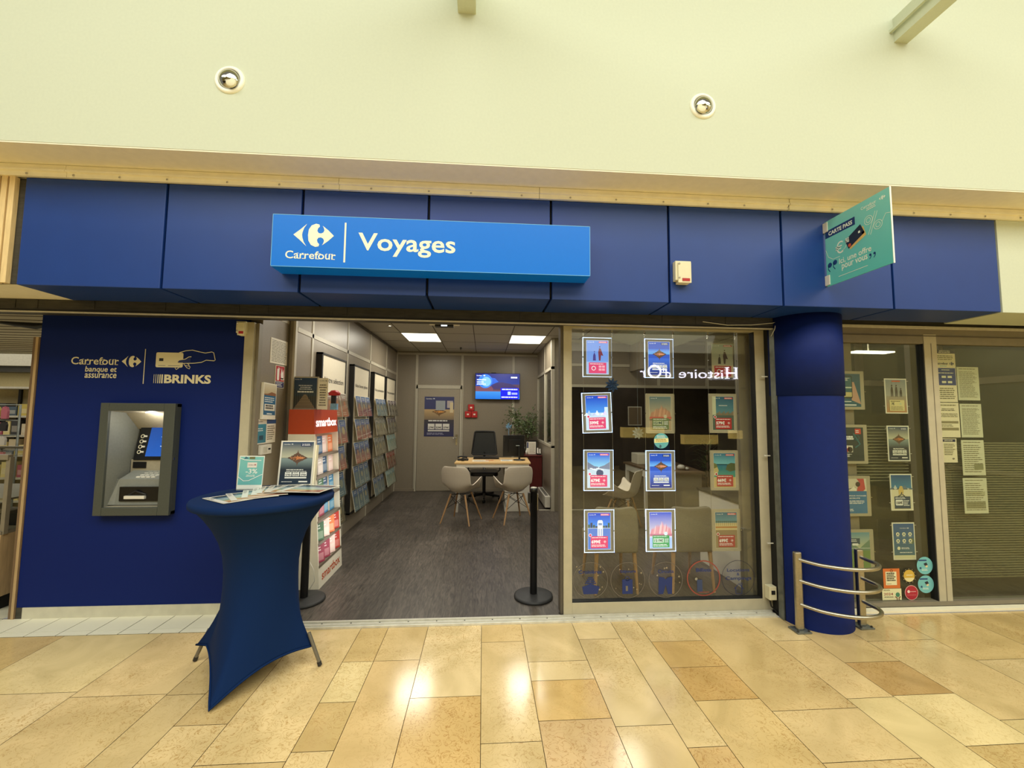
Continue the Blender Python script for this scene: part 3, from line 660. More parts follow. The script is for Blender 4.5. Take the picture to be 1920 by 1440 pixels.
def head(mb, fr, mt, tag_=(200, 40, 60), c=(235, 238, 240)):
    serif_word(mb, fr, .05, .935, .26, .96, c, 5, mt, .01); logo(mb, fr.sub(.28, .935, .07, .03), c, 5, mt)
    if tag_: mb.rect(fr, .56, .925, .95, .975, tag_, 4, mt); mb.lines(fr, .58, .93, .93, .97, 2, c, 5, mt, rag=.1)
def art_france(mb, fr, mt='print', hue=0):
    if hue: sky(mb, fr, (50, 90, 200), (30, 80, 190), mt, .5, 1); sky(mb, fr, (20, 40, 120), (60, 110, 220), mt, 0, .5); mb.rect(fr, 0, .62, 1, .78, (120, 190, 250), 1.5, mt, top=(50, 110, 220))
    else:
        sky(mb, fr, (190, 190, 165), (24, 58, 92), mt, .62, 1); sky(mb, fr, (30, 42, 54), (130, 150, 150), mt, .36, .62); mb.rect(fr, 0, 0, 1, .36, (20, 44, 66), 1, mt, top=(30, 42, 54))
    mount(mb, fr, .52, .625, .66, .17, mt, warm=(236, 150, 96) if hue else (216, 128, 70))
    mb.rect(fr, 0, .623, 1, .628, (80, 84, 90) if not hue else (60, 90, 170), 4, mt)
    head(mb, fr, mt, None); mb.rect(fr, .60, .90, .92, .97, (20, 40, 90), 4, mt); mb.text(fr, '2', .63, .915, .68, .96, (235, 238, 240), 5, mt, bold=.03); mb.lines(fr, .70, .91, .91, .965, 2, (235, 238, 240), 5, mt, rag=.1)
    w_ = (236, 238, 232)
    mb.lines(fr, .20, .335, .74, .36, 1, w_, 5, mt, rag=0, fill=.7); mb.lines(fr, .20, .305, .84, .325, 1, w_, 5, mt, rag=0)
    for i, t in enumerate(('279€', '329€', '379€')):
        a = .17 + i * .24; mb.rect(fr, a, .20, a + .21, .295, w_, 4, mt); mb.lines(fr, a + .03, .262, a + .18, .288, 1, (60, 60, 60), 5, mt, rag=.1); mb.text(fr, t, a + .02, .212, a + .19, .25, (20, 24, 34), 5, mt, bold=.03)
    mb.rect(fr, .17, .15, .86, .18, w_, 4, mt); mb.lines(fr, .08, .06, .45, .085, 1, w_, 5, mt); mb.rect(fr, .62, .06, .90, .09, w_, 4, mt)
def pricebox(mb, fr, price, c, mt, y1=.36, num=(245, 240, 240)):
    mb.rect(fr, .12, .03, .88, y1, c, 4, mt); mb.lines(fr, .16, y1 - .06, .84, y1 - .02, 1, num, 5, mt, rag=.3)
    mb.text(fr, price, .15, y1 - .20, .55, y1 - .10, num, 6, mt, bold=.04)
    mb.ring(fr, .74, y1 - .15, .055, .065, num, 6, mt, n=4); mb.rect(fr, .72, y1 - .165, .76, y1 - .135, num, 6, mt)
    mb.lines(fr, .15, y1 - .29, .84, y1 - .22, 2, num, 6, mt, rag=.15)
    mb.disc(fr, .10, y1 + .03, .07, (245, 245, 245), 5, mt); mb.disc(fr, .10, y1 + .03, .05, c, 6, mt)
def walkers(mb, fr, mt, cols, x, y, s, c1, c2):
    mb.poly(fr, [(x - .10 * s, y), (x - .08 * s, y + .22 * s), (x, y + .34 * s), (x + .07 * s, y + .22 * s), (x + .09 * s, y)][::-1], c1, 3, mt); mb.disc(fr, x, y + .37 * s, .035 * s, c1, 4, mt)
    x += .32 * s
    mb.poly(fr, [(x - .04 * s, y), (x - .08 * s, y + .34 * s), (x - .02 * s, y + .52 * s), (x + .08 * s, y + .50 * s), (x + .24 * s, y + .20 * s), (x + .10 * s, y + .22 * s), (x + .06 * s, y)][::-1], c2, 3, mt); mb.disc(fr, x + .02 * s, y + .57 * s, .04 * s, c2, 4, mt)
def art(kind, mb, fr, mt='print', lit=False):
    B = (235, 238, 240)
    if kind == 'france': art_france(mb, fr, mt, lit)
    elif kind == 'walkers':
        if lit: sky(mb, fr, (120, 160, 235), (110, 150, 235), mt)
        else: sky(mb, fr, (190, 182, 160), (150, 170, 165), mt)
        mb.rect(fr, 0, .0, 1, .36, (160, 190, 240) if lit else (206, 190, 160), 2, mt); walkers(mb, fr, mt, 0, .36, .40, .72, (70, 60, 140) if lit else (62, 56, 52), (120, 50, 70) if lit else (74, 56, 48)); head(mb, fr, mt, (225, 70, 120) if lit else (196, 60, 54)); 
        c = (222, 70, 120) if lit else (176, 46, 44); mb.rect(fr, .10, .02, .90, .34, c, 4, mt); mb.lines(fr, .15, .28, .8, .32, 1, B, 5, mt); mb.disc(fr, .32, .17, .10, B, 5, mt); mb.disc(fr, .32, .17, .07, c, 6, mt)
        for i in range(4): mb.rect(fr, .55 + .15 * (i % 2), .10 + .09 * (i // 2), .68 + .15 * (i % 2), .165 + .09 * (i // 2), (240, 170, 190), 5, mt)
    elif kind == 'snow':
        sky(mb, fr, (80, 160, 250), (15, 60, 200), mt, .45, 1); mb.rect(fr, 0, 0, 1, .5, (200, 225, 250), 2, mt)
        for i in range(9): mb.poly(fr, [(i * .12 - .1, .42), (i * .12 + .02, .50 + .09 * math.sin(i * 2.1)), (i * .12 + .14, .42)], (170 + 8 * i, 205, 245) if i % 2 else (235, 244, 255), 3, mt)
        mb.rect(fr, .84, .05, .99, .66, (210, 235, 255), 3, mt); head(mb, fr, mt, (235, 90, 130)); pricebox(mb, fr, '599€', (224, 70, 118), mt)
    elif kind == 'lake':
        sky(mb, fr, (150, 215, 250), (10, 70, 215), mt, .60, 1); mb.rect(fr, 0, 0, 1, .6, (200, 220, 240), 2, mt)
        mb.poly(fr, [(0, .52), (0, .74), (.3, .62), (.48, .60), (.48, .56)][::-1], (120, 130, 160), 3, mt); mb.poly(fr, [(1, .52), (1, .74), (.75, .64), (.55, .60), (.5, .56)], (130, 140, 165), 3, mt)
        for i in range(6): mb.rect(fr, .1 * i + .1, .54 - .02 * (i % 3), .1 * i + .22, .565 - .02 * (i % 3), (248, 250, 255), 4, mt)
        mb.disc(fr, .55, .42, .16, (70, 84, 120), 3, mt); head(mb, fr, mt, (235, 90, 130)); pricebox(mb, fr, '679€', (224, 70, 118), mt)
    elif kind == 'bridge':
        sky(mb, fr, (70, 150, 250), (20, 60, 200), mt, .60, 1); mb.rect(fr, 0, 0, 1, .60, (90, 130, 215), 1, mt)
        for i in range(9): mb.rect(fr, i * .11, .58, i * .11 + .09, .68 + .05 * math.sin(i * 1.7), (60, 70, 96) if i % 2 else (70, 96, 80), 2, mt)
        mb.rect(fr, 0, .575, 1, .585, (240, 245, 250), 3, mt)
        mb.rect(fr, .42, .36, .66, .74, (236, 238, 245), 4, mt); mb.poly(fr, rrect(.42, .60, .66, .80, .06), (236, 238, 245), 4, mt); mb.rect(fr, .46, .66, .62, .72, (130, 150, 190), 5, mt); mb.rect(fr, .47, .37, .51, .56, (150, 170, 220), 5, mt); mb.rect(fr, .57, .37, .61, .56, (150, 170, 220), 5, mt)
        head(mb, fr, mt, (235, 90, 130)); pricebox(mb, fr, '699€', (224, 70, 118), mt)
    elif kind == 'hills':
        a, b, c = ((70, 130, 240), (30, 80, 210), (220, 140, 160)) if lit else ((190, 180, 150), (90, 120, 130), (176, 130, 104))
        sky(mb, fr, (235, 225, 235) if lit else (196, 178, 140), b, mt, .3, 1); mb.rect(fr, 0, 0, 1, .32, (170, 200, 250) if lit else (170, 150, 120), 1, mt)
        r = random.Random(4)
        for i in range(16):
            x = .1 + .055 * i; h = .14 + .22 * (1 - abs(x - .55) * 1.7) * r.uniform(.7, 1.1)
            mb.poly(fr, [(x - .09, .36), (x, .36 + h * 1.1), (x + .09, .36)], mixc(c, (245, 210, 215) if lit else (206, 160, 130), r.random()), 2 + i * .1, mt)
        mb.rect(fr, .0, .34, 1, .40, (190, 96, 84) if not lit else (196, 120, 150), 4, mt); head(mb, fr, mt, None)
        g_ = (60, 160, 96) if lit else (110, 128, 84); mb.rect(fr, .12, .03, .88, .36, g_, 5, mt); mb.lines(fr, .16, .31, .8, .345, 1, B, 6, mt); mb.rect(fr, .16, .16, .62, .28, (214, 240, 220) if lit else (190, 200, 168), 6, mt); mb.text(fr, '1519€', .19, .175, .59, .265, (24, 70, 60), 7, mt, bold=.03); mb.lines(fr, .15, .05, .84, .13, 2, B, 6, mt, rag=.1); mb.lines(fr, .66, .16, .85, .28, 4, B, 6, mt, rag=.1)
        mb.disc(fr, .72, .41, .08, (220, 244, 250) if lit else (196, 188, 160), 7, mt)
    elif kind == 'town':
        sky(mb, fr, (90, 140, 150), (40, 90, 120), mt, .45, 1); mb.rect(fr, 0, 0, 1, .5, (80, 96, 84), 1, mt); mb.rect(fr, 0, .45, .16, 1, (196, 200, 170), 2, mt)
        for i in range(12): mb.rect(fr, .16 + i * .07, .44, .22 + i * .07, .50 + .03 * (i % 3), (120 + 8 * (i % 4), 120, 96), 3, mt)
        mb.rect(fr, .3, .72, .7, .745, (190, 200, 196), 2, mt); head(mb, fr, mt, (206, 60, 52)); pricebox(mb, fr, '579€', (178, 46, 44), mt)
    elif kind == 'cove':
        sky(mb, fr, (120, 190, 200), (50, 110, 140), mt, .66, 1); mb.rect(fr, 0, .3, 1, .68, (52, 148, 126), 1, mt, top=(44, 110, 140)); mb.rect(fr, 0, 0, 1, .3, (196, 176, 120), 1, mt)
        mb.poly(fr, [(.55, .52), (.62, .66), (.8, .72), (1, .70), (1, .5), (.75, .46)][::-1], (86, 96, 62), 2, mt); mb.poly(fr, [(0, .34), (0, .70), (.12, .66), (.22, .5), (.14, .36)], (190, 176, 120), 2, mt); mb.poly(fr, [(0, .55), (0, .72), (.12, .68), (.18, .6)], (110, 116, 66), 3, mt)
        head(mb, fr, mt, (206, 60, 52)); pricebox(mb, fr, '669€', (176, 52, 50), mt)
    elif kind == 'palms':
        sky(mb, fr, (110, 160, 170), (44, 100, 130), mt, .66, 1); mb.rect(fr, 0, .5, 1, .70, (206, 190, 140), 2, mt); mb.rect(fr, 0, 0, 1, .52, (150, 130, 96), 1, mt)
        r = random.Random(2)
        for i in range(11):
            x = .05 + i * .09; mb.rect(fr, x, .62, x + .01, .72 + .05 * r.random(), (90, 76, 50), 3, mt)
            for k in range(5): mb.line(fr, [(x, .74), (x + .05 * math.cos(k * 1.3), .74 + .03 * math.sin(k * 1.3))], .002, (76, 100, 60), 4, mt)
        mb.rect(fr, 0, .56, 1, .60, (180, 120, 60), 3, mt); head(mb, fr, mt, (206, 60, 52)); pricebox(mb, fr, '699€', (178, 66, 60), mt)
    elif kind == 'family':
        sky(mb, fr, (160, 160, 150), (130, 140, 145), mt, .5, 1); mb.rect(fr, 0, 0, 1, .5, (180, 130, 84), 1, mt, top=(150, 146, 130))
        for x, h in ((.30, .36), (.52, .36), (.74, .26)):
            mb.poly(fr, [(x - .05, .48), (x - .06, .48 + h * .55), (x - .02, .48 + h * .85), (x + .04, .48 + h * .8), (x + .06, .48 + h * .5), (x + .05, .48), (x + .02, .48), (x, .48 + h * .4), (x - .02, .48)][::-1], (60, 54, 52), 3, mt); mb.disc(fr, x, .48 + h * .93, .035, (60, 50, 46), 4, mt)
        mb.rect(fr, .3, .93, .72, .97, (196, 90, 60), 4, mt); mb.rect(fr, .15, .05, .88, .38, (214, 204, 150), 4, mt); mb.text(fr, '7€', .24, .22, .38, .31, (40, 40, 40), 5, mt, bold=.03); mb.lines(fr, .2, .32, .7, .36, 1, (90, 80, 60), 5, mt); mb.lines(fr, .2, .07, .82, .19, 5, (140, 130, 96), 5, mt, rag=.1); mb.disc(fr, .68, .26, .06, (196, 200, 160), 5, mt)
    elif kind == 'ski':
        sky(mb, fr, (60, 130, 170), (30, 80, 130), mt, .6, 1); mb.rect(fr, 0, 0, 1, .62, (214, 210, 184), 1, mt)
        for i in range(7): mb.poly(fr, [(i * .16 - .1, .58), (i * .16 + .03, .66 + .06 * math.sin(i * 2)), (i * .16 + .16, .58)], (190, 200, 200) if i % 2 else (96, 120, 140), 2, mt)
        mb.poly(fr, [(.36, .40), (.34, .56), (.42, .68), (.54, .68), (.60, .54), (.56, .40), (.48, .50)][::-1], (206, 180, 110), 3, mt); mb.line(fr, [(.3, .38), (.45, .42), (.5, .5)], .008, (40, 50, 60), 4, mt); mb.line(fr, [(.64, .38), (.52, .44)], .008, (40, 50, 60), 4, mt)
        mb.rect(fr, .12, .03, .90, .38, (34, 66, 96), 5, mt); mb.lines(fr, .15, .30, .86, .36, 2, B, 6, mt); mb.poly(fr, rrect(.16, .12, .52, .28, .03), B, 6, mt); mb.text(fr, '150€', .19, .16, .49, .24, (24, 36, 50), 7, mt, bold=.04); mb.lines(fr, .55, .10, .86, .28, 4, B, 6, mt)
    elif kind == 'icons':
        sky(mb, fr, (70, 110, 130), (40, 90, 150), mt, .1, 1); mb.rect(fr, 0, .0, 1, .10, (214, 212, 180), 1, mt); serif_word(mb, fr, .3, .86, .62, .885, B, 5, mt, .01); logo(mb, fr.sub(.64, .855, .11, .035), B, 5, mt)
        mb.disc(fr, .85, .5, .14, (90, 110, 90), 2, mt)
        for j in range(2):
            for i in range(3): mb.disc(fr, .2 + i * .3, .70 - j * .19, .085, (232, 230, 200), 3, mt); mb.disc(fr, .2 + i * .3, .70 - j * .19, .035, (60, 100, 140), 4, mt); mb.lines(fr, .12 + i * .3, .62 - j * .19, .28 + i * .3, .64 - j * .19, 1, B, 4, mt)
        mb.disc(fr, .22, .30, .075, (232, 230, 200), 3, mt); mb.lines(fr, .34, .27, .9, .33, 2, B, 4, mt); mb.lines(fr, .25, .16, .9, .2, 1, B, 4, mt)
    elif kind == 'phone':
        sky(mb, fr, (30, 90, 110), (34, 84, 104), mt); mb.poly(fr, [(.6, .75), (.74, .75), (1, .08), (.62, .2)], (190, 150, 130), 2, mt)
        mb.poly(fr, rrect(.14, .26, .66, .94, .05), (18, 20, 22), 3, mt); mb.poly(fr, rrect(.17, .29, .63, .91, .04), (40, 100, 110), 4, mt); mb.rect(fr, .17, .30, .63, .44, (196, 186, 130), 5, mt); mb.rect(fr, .17, .56, .63, .60, (200, 214, 200), 5, mt); mb.lines(fr, .2, .78, .6, .88, 3, B, 5, mt)
        mb.rect(fr, 0, .15, .6, .17, B, 3, mt); mb.rect(fr, 0, .04, .8, .07, B, 3, mt)
    elif kind == 'offer':
        sky(mb, fr, (30, 48, 54), (30, 50, 56), mt); mb.rect(fr, .66, .80, .9, .96, (196, 62, 54), 3, mt); mb.lines(fr, .69, .83, .87, .93, 2, B, 4, mt); mb.lines(fr, .2, .62, .62, .74, 2, B, 4, mt, fill=.8, rag=.1); mb.ring(fr, .72, .70, .09, .11, (40, 110, 120), 3, mt); mb.line(fr, [(.6, .82), (.85, .5), (.65, .4)], .012, (40, 110, 120), 3, mt)
        mb.rect(fr, .1, .26, .55, .46, (206, 206, 196), 3, mt); mb.disc(fr, .3, .36, .12, (150, 40, 40), 4, mt); mb.disc(fr, .44, .34, .1, (40, 36, 34), 4, mt); mb.disc(fr, .3, .42, .06, (230, 225, 210), 5, mt); mb.lines(fr, .1, .12, .55, .22, 3, B, 4, mt)
    elif kind == 'recruit':
        sky(mb, fr, (34, 110, 160), (34, 110, 160), mt); mb.rect(fr, 0, .64, 1, 1, (206, 200, 180), 2, mt); mb.poly(fr, [(.6, .64), (.72, .9), (.62, 1), (.9, 1), (.95, .7), (.86, .64)][::-1], (186, 70, 72), 3, mt); mb.disc(fr, .66, .84, .09, (60, 50, 44), 4, mt); mb.line(fr, [(.1, .98), (.3, .7), (.55, .75)], .006, (70, 66, 60), 4, mt); mb.poly(fr, [(.3, .66), (.5, .78), (.62, .66)], (232, 228, 214), 5, mt)
        mb.text(fr, 'CARREFOUR VOYAGES', .04, .49, .96, .525, B, 4, mt, bold=.02); mb.text(fr, 'RECRUTE', .26, .42, .72, .455, B, 4, mt, bold=.02); mb.lines(fr, .08, .27, .92, .38, 3, B, 4, mt, center=True); mb.lines(fr, .1, .06, .6, .14, 2, B, 4, mt)
    elif kind == 'meadow':
        sky(mb, fr, (200, 200, 160), (96, 150, 170), mt, .5, 1); mb.rect(fr, 0, 0, 1, .52, (110, 140, 84), 1, mt); mb.poly(fr, [(0, .5), (.3, .72), (.6, .56), (1, .8), (1, .5)], (110, 140, 120), 2, mt)
        mb.rect(fr, .24, .68, .62, .84, (60, 84, 100), 3, mt); mb.lines(fr, .27, .74, .59, .82, 2, B, 4, mt); mb.poly(fr, rrect(.32, .64, .56, .70, .03), B, 4, mt); mb.rect(fr, 0, .56, 1, .57, B, 3, mt)

# ------------------------------------------------------------------ hanging window displays
def panel_frame(x0, z1, w, h, tilt=0.0, y=3.385):
    o = Vector((x0, y, z1 - h)); u = Vector((math.cos(tilt), 0, math.sin(tilt))); v = Vector((-math.sin(tilt), 0, math.cos(tilt)))
    return Fr(o, u, v, w, h)
PW, PH = .249, .333
disp = [  # x, top z, art, lit, tilt, label
 (.825, 2.224, 'walkers', 1, 0, 'glowing poster panel with two robed walkers, top left of the big window'),
 (1.356, 2.224, 'france', 1, 0, 'glowing poster panel of an island town, top of the middle row of cables'),
 (1.914, 2.214, 'walkers', 0, 0, 'unlit poster panel with two robed walkers, top right of the big window'),
 (.824, 1.755, 'snow', 1, .035, 'glowing slightly tilted poster panel priced 599 euros with snowy peaks'),
 (1.359, 1.758, 'hills', 0, 0, 'unlit poster panel priced 1519 euros, above the round turquoise sticker'),
 (1.908, 1.764, 'town', 0, 0, 'unlit poster panel priced 579 euros, right column of the big window'),
 (.829, 1.287, 'lake', 1, 0, 'glowing poster panel priced 679 euros with a blue sky and white boats'),
 (1.354, 1.283, 'france', 1, 0, 'glowing poster panel of an island town, just below the round turquoise sticker'),
 (1.907, 1.286, 'cove', 0, 0, 'unlit poster panel priced 669 euros with a green sea cove'),
 (.831, .802, 'bridge', 1, 0, 'glowing poster panel priced 699 euros with a white tower, bottom left'),
 (1.346, .803, 'hills', 1, 0, 'glowing green priced poster panel of pink peaks at the bottom middle'),
 (1.908, .799, 'palms', 0, 0, 'unlit poster panel priced 699 euros with palm trees, bottom right')]
ring_pts = []
for x, z, k, lit, tl, lab in disp:
    f = panel_frame(x, z, PW, PH if z > 1 else .342, tl)
    p = thing('poster_lightbox' if lit else 'poster_holder', f.p(.5, 0), lab, 'poster display', 'poster panels hung on cables in the big window')
    mb = MB(); mb.prism(f, rrect(0, 0, 1, 1, .03), -.008, 0, 'acrylic_grey' if lit else ('acrylic_dull' if k != 'walkers' else 'acrylic'))
    bd = mb.build('board', p)
    mb = MB(); fs = f.sub(.125, .075, .75, .85); 
    mb.rect(fs, -.01, -.008, 1.01, 1.008, (235, 238, 245) if lit else (214, 206, 184), .5, 'print_lit' if lit else 'print')
    art(k, mb, fs, 'print_lit' if lit else 'print', lit); mb.build('poster', p)
    if lit:
        mb = MB(); e = .0035 / PW; e2 = .0035 / PH
        for q in ((0, 0, e, .485), (0, .515, e, 1), (1 - e, 0, 1, .485), (1 - e, .515, 1, 1), (0, 0, 1, e2), (0, 1 - e2, 1, 1)): mb.slab(f, *q, .0002, .0022, 'led_edge')
        mb.slab(f, -.006, .0, 0, .485, -.006, .001, 'led_edge'); mb.slab(f, -.006, .515, 0, 1, -.006, .001, 'led_edge')
        mb.build('glowing_edge', bd, label='bright light-guide rim')
    for a in (-.02, 1.0): mb = MB(); mb.slab(f, a, .488, a + .02, .512, -.004, .006, 'chrome'); mb.build('clip', bd)
# cables with their hooks
for i, x in enumerate((.828, 1.072, 1.352, 1.60, 1.905, 2.153)):
    cb = thing('hanging_cable', (x, 3.38, .45), ['leftmost', 'second', 'third', 'fourth', 'fifth', 'rightmost'][i] + ' of the six thin steel cables with top hooks in the big window', 'cable', 'steel display cables in the big window')
    mb = MB(); mb.tube([(x, 3.38, .46), (x, 3.38, 2.285)], .0012, 6, 'steel'); mb.build('wire', cb)
    mb = MB(); mb.box(x - .007, x + .007, 3.368, 3.384, 2.262, 2.293, 'chrome'); mb.tube([(x, 3.38, 2.262), (x, 3.372, 2.245), (x, 3.38, 2.235)], .004, 6, 'chrome'); mb.build('hook', cb)
# round film stickers at the foot of the window
names = ['Croisières', 'Séjours', 'Circuits', 'Billets', '']
labs = ['round clear window sticker with a blue ship, leftmost along the sill', 'round clear window sticker with a blue suitcase', 'round clear window sticker with a blue rucksack shape in the middle',
        'round red rimmed window sticker, second from the right along the sill', 'round window sticker reading Locations and Campings above a small house']
for i, (x, z) in enumerate(((.866, .266), (1.168, .262), (1.479, .260), (1.795, .266), (2.086, .262))):
    f = Fr((x - .14, 3.3268, z - .14), (1, 0, 0), (0, 0, 1), .28, .28); mb = MB(); B = (34, 52, 110)
    ri = (146, 70, 58) if i == 3 else ((40, 42, 60) if i == 4 else (120, 112, 100))
    mb.ring(f, .5, .5, .468 if i == 3 else .488, .5, ri, 1)
    if i == 4:
        mb.text(f, 'Locations', .17, .68, .85, .77, B, 1, bold=.012); mb.text(f, '&', .46, .57, .54, .65, B, 1, bold=.01); mb.text(f, 'Campings', .12, .42, .90, .545, B, 1, bold=.012)
        mb.line(f, [(.38, .2), (.52, .34), (.66, .18)], .005, B, 1); mb.line(f, [(.42, .22), (.42, .06), (.6, .06), (.6, .3)], .005, B, 1); mb.line(f, [(.56, .3), (.56, .36), (.61, .36), (.61, .28)], .004, B, 1)
    else:
        mb.text(f, names[i], .16 if i == 0 else .28, .68, .82 if i == 0 else .74, .78, B, 1, bold=.02)
    if i == 0:
        mb.poly(f, [(.3, .12), (.26, .32), (.5, .40), (.76, .32), (.7, .12)], B, 1)
        for k in range(4): mb.rect(f, .34 + .03 * k, .40 + .05 * k, .66 - .03 * k, .43 + .05 * k, B, 1)
    if i == 1: mb.rect(f, .34, .12, .64, .52, B, 1); mb.ring(f, .49, .54, .05, .065, B, 1); mb.rect(f, .44, .2, .5, .34, (120, 112, 92), 2)
    if i == 2: mb.poly(f, [(.28, .1), (.3, .58), (.45, .56), (.5, .5), (.56, .56), (.7, .58), (.68, .1), (.56, .1), (.5, .36), (.42, .1)][::-1], B, 1)
    if i == 3: mb.disc(f, .28, .48, .04, (150, 146, 130), 1); mb.rect(f, .3, .12, .46, .46, (52, 66, 100), 1); mb.rect(f, .36, .1, .66, .12, (140, 70, 60), 1)
    r = random.Random(i)
    if i < 3:
        for k in range(9): mb.disc(f, .5 + .42 * math.cos(r.uniform(0, 6.3)) * r.uniform(.6, 1), .5 + .42 * math.sin(r.uniform(0, 6.3)) * r.uniform(.5, 1), r.uniform(.012, .028), (150, 138, 110), .5, n=8)
    mb.build('window_sticker', label=labs[i], cat='sticker', group='round film stickers along the foot of the window')
# big round sticker and ribbon bows
f = Fr((1.4, 3.3268, 1.297), (1, 0, 0), (0, 0, 1), .125, .14); mb = MB()
mb.disc(f, .5, .5, .5, (96, 172, 180), 1, n=32); mb.poly(f, [(.02, .38), (.03, .62), (.97, .66), (.98, .42)][::-1], (230, 222, 160), 2); mb.lines(f, .2, .68, .8, .82, 2, (235, 240, 230), 3, rag=.1); mb.lines(f, .12, .44, .9, .62, 2, (150, 130, 80), 3, rag=.1); mb.poly(f, [(.35, .12), (.4, .3), (.52, .2), (.46, .08)][::-1], (60, 96, 110), 3)
mb.build('round_sticker', label='round turquoise and cream sticker in the middle of the big window', cat='sticker')
def bow(x, y, z, r, mt, lab, seed):
    rn = random.Random(seed); mb = MB()
    for ly in range(3):
        n = 9
        for k in range(n):
            t = 2 * math.pi * (k + ly * .35) / n; R = r * (1 - ly * .27); d = -.008 * ly
            c, s_ = math.cos(t), math.sin(t); w = R * .2
            vs = [(x, y + d, z), (x + c * R * .6 - s_ * w, y + d - .012, z + s_ * R * .6 + c * w), (x + c * R, y + d - .004, z + s_ * R), (x + c * R * .6 + s_ * w, y + d - .002, z + s_ * R * .6 - c * w)]
            mb.add(vs, [(0, 1, 2), (0, 2, 3)], mt); mb.add([(a, b + .005, c_) for a, b, c_ in vs], [(2, 1, 0), (3, 2, 0)], mt)
    mb.tube([(x, y, z), (x, y, 2.28 if y < 3.45 else 2.84)], .0008, 4, mt); mb.build('ribbon_bow', label=lab, cat='bow')
bow(1.067, 3.37, 1.825, .062, 'ribbon_blue', 'dark blue star shaped ribbon bow between the top two left panels', 1)
bow(1.352, 3.55, 1.42, .055, 'ribbon_pale', 'pale star shaped ribbon bow left of the round turquoise sticker', 2)

# ------------------------------------------------------------------ right window posters and papers
def clip4(mb, f):
    for a in (-.09, 1.01):
        for b in (.2, .93): mb.slab(f, a, b, a + .08, b + .012, -.002, .002, 'rail_light')
rp = [((3.478, 1.612, .200, .298), 'family', 'small poster of a family on a beach priced 7 euros in the right window'), ((3.478, 1.203, .197, .298), 'france', 'small island town poster in the right window'),
      ((3.480, .787, .196, .302), 'ski', 'small skier poster priced 150 euros in the right window'), ((3.476, .378, .198, .303), 'icons', 'small blue poster of round icons above the window stickers')]
for (x, z, w_, h_), k, lab in rp:
    f = front(x, 3.350, z, w_, h_); mb = MB(); mb.slab(f, -.015, -.01, 1.015, 1.01, -.003, 0, 'paper'); mb.rect(f, .0, 0, 1, 1, (226, 226, 214), .5)
    art(k, mb, f.sub(.03, .02, .94, .96)); clip4(mb, f)
    mb.build('window_poster', label=lab, cat='poster', group='small posters in the right window')
rp = [((3.0, 1.64, .285, .332), 'phone', 'framed poster with a mobile phone beside the blue column'), ((3.0, 1.178, .290, .332), 'offer', 'framed dark poster with a red corner square beside the blue column'),
      ((3.0, .740, .295, .336), 'recruit', 'framed blue recruitment poster beside the blue column'), ((3.0, .285, .30, .345), 'meadow', 'framed green landscape poster behind the guard rail')]
for (x, z, w_, h_), k, lab in rp:
    f = front(x, 3.350, z, w_, h_); p = thing('framed_poster', f.p(.5, 0), lab, 'poster', 'framed posters beside the column')
    mb = MB(); mb.prism(f, rrect(0, 0, 1, 1, .02), -.008, 0, 'acrylic_dull'); mb.slab(f, 1.0, .46, 1.03, .475, -.004, .004, 'chrome'); mb.build('frame', p)
    mb = MB(); art(k, mb, f.sub(.1, .07, .78, .86)); mb.build('poster', p)
def doc(x0, z0, x1, z1, kind, lab, seed):
    f = front(x0, 3.350 + .0015 * (seed % 3), z0, x1 - x0, z1 - z0); mb = MB(); G = (120, 116, 92)
    mb.slab(f, 0, 0, 1, 1, -.0012, 0, 'print', (230, 222, 196) if kind in ('notice', 'table', 'small') else (206, 208, 184))
    if kind == 'notice':
        mb.rect(f, 0, .93, 1, 1.0, (24, 28, 52), 1); mb.lines(f, .12, .94, .9, .99, 2, (220, 216, 200), 2, center=True)
        mb.lines(f, .08, .80, .92, .90, 3, G, 2, center=True); serif_word(mb, f, .06, .715, .64, .76, (40, 44, 70), 2, 'print', .01); logo(mb, f.sub(.70, .70, .22, .07), (40, 50, 100), 2); mb.lines(f, .25, .675, .6, .70, 1, (90, 170, 190), 2)
        mb.rect(f, .03, .32, .97, .65, (30, 58, 130), 1); mb.lines(f, .3, .60, .7, .63, 1, (220, 220, 200), 2, center=True); mb.lines(f, .1, .54, .9, .57, 1, (220, 220, 200), 2)
        for i in range(2):
            for j in range(2): mb.rect(f, .30 + .28 * i, .46 - .10 * j, .50 + .28 * i, .50 - .10 * j, (226, 226, 200), 2)
        mb.lines(f, .06, .05, .94, .28, 6, G, 2, center=True)
    elif kind == 'table':
        mb.lines(f, .1, .90, .9, .96, 1, G, 2); mb.lines(f, .08, .76, .92, .84, 2, (70, 66, 56), 2, center=True); mb.lines(f, .08, .58, .92, .70, 3, G, 2, rag=.05)
        mb.rect(f, .06, .40, .94, .47, (140, 132, 104), 1); mb.rect(f, .06, .20, .94, .28, (140, 132, 104), 1); mb.lines(f, .08, .30, .92, .38, 2, G, 2)
    elif kind == 'small':
        mb.rect(f, .07, .86, .93, .97, (30, 40, 80), 1); mb.lines(f, .12, .88, .88, .95, 2, (220, 216, 200), 2, center=True); mb.lines(f, .2, .3, .9, .80, 7, G, 2); mb.rect(f, .06, .1, .12, .8, (180, 176, 150), 1); logo(mb, f.sub(.66, .12, .16, .08), (60, 60, 60), 2)
    else:
        mb.lines(f, .08, .92, .92, .96, 1, G, 2, rag=.5)
        mb.lines(f, .08, .08, .92, .88, 22 if kind == 'dense' else 14, G, 2, rag=.3, seed=seed, fill=.35)
        if kind == 'boxes': mb.rect(f, .5, .16, .9, .32, (136, 138, 106), 3)
        if kind == 'scan': mb.rect(f, .08, .14, .9, .32, (150, 150, 120), 1); mb.rect(f, .08, .5, .9, .62, (176, 176, 146), 1)
    mb.build('paper_notice', label=lab, cat='paper', group='papers taped inside the right window')
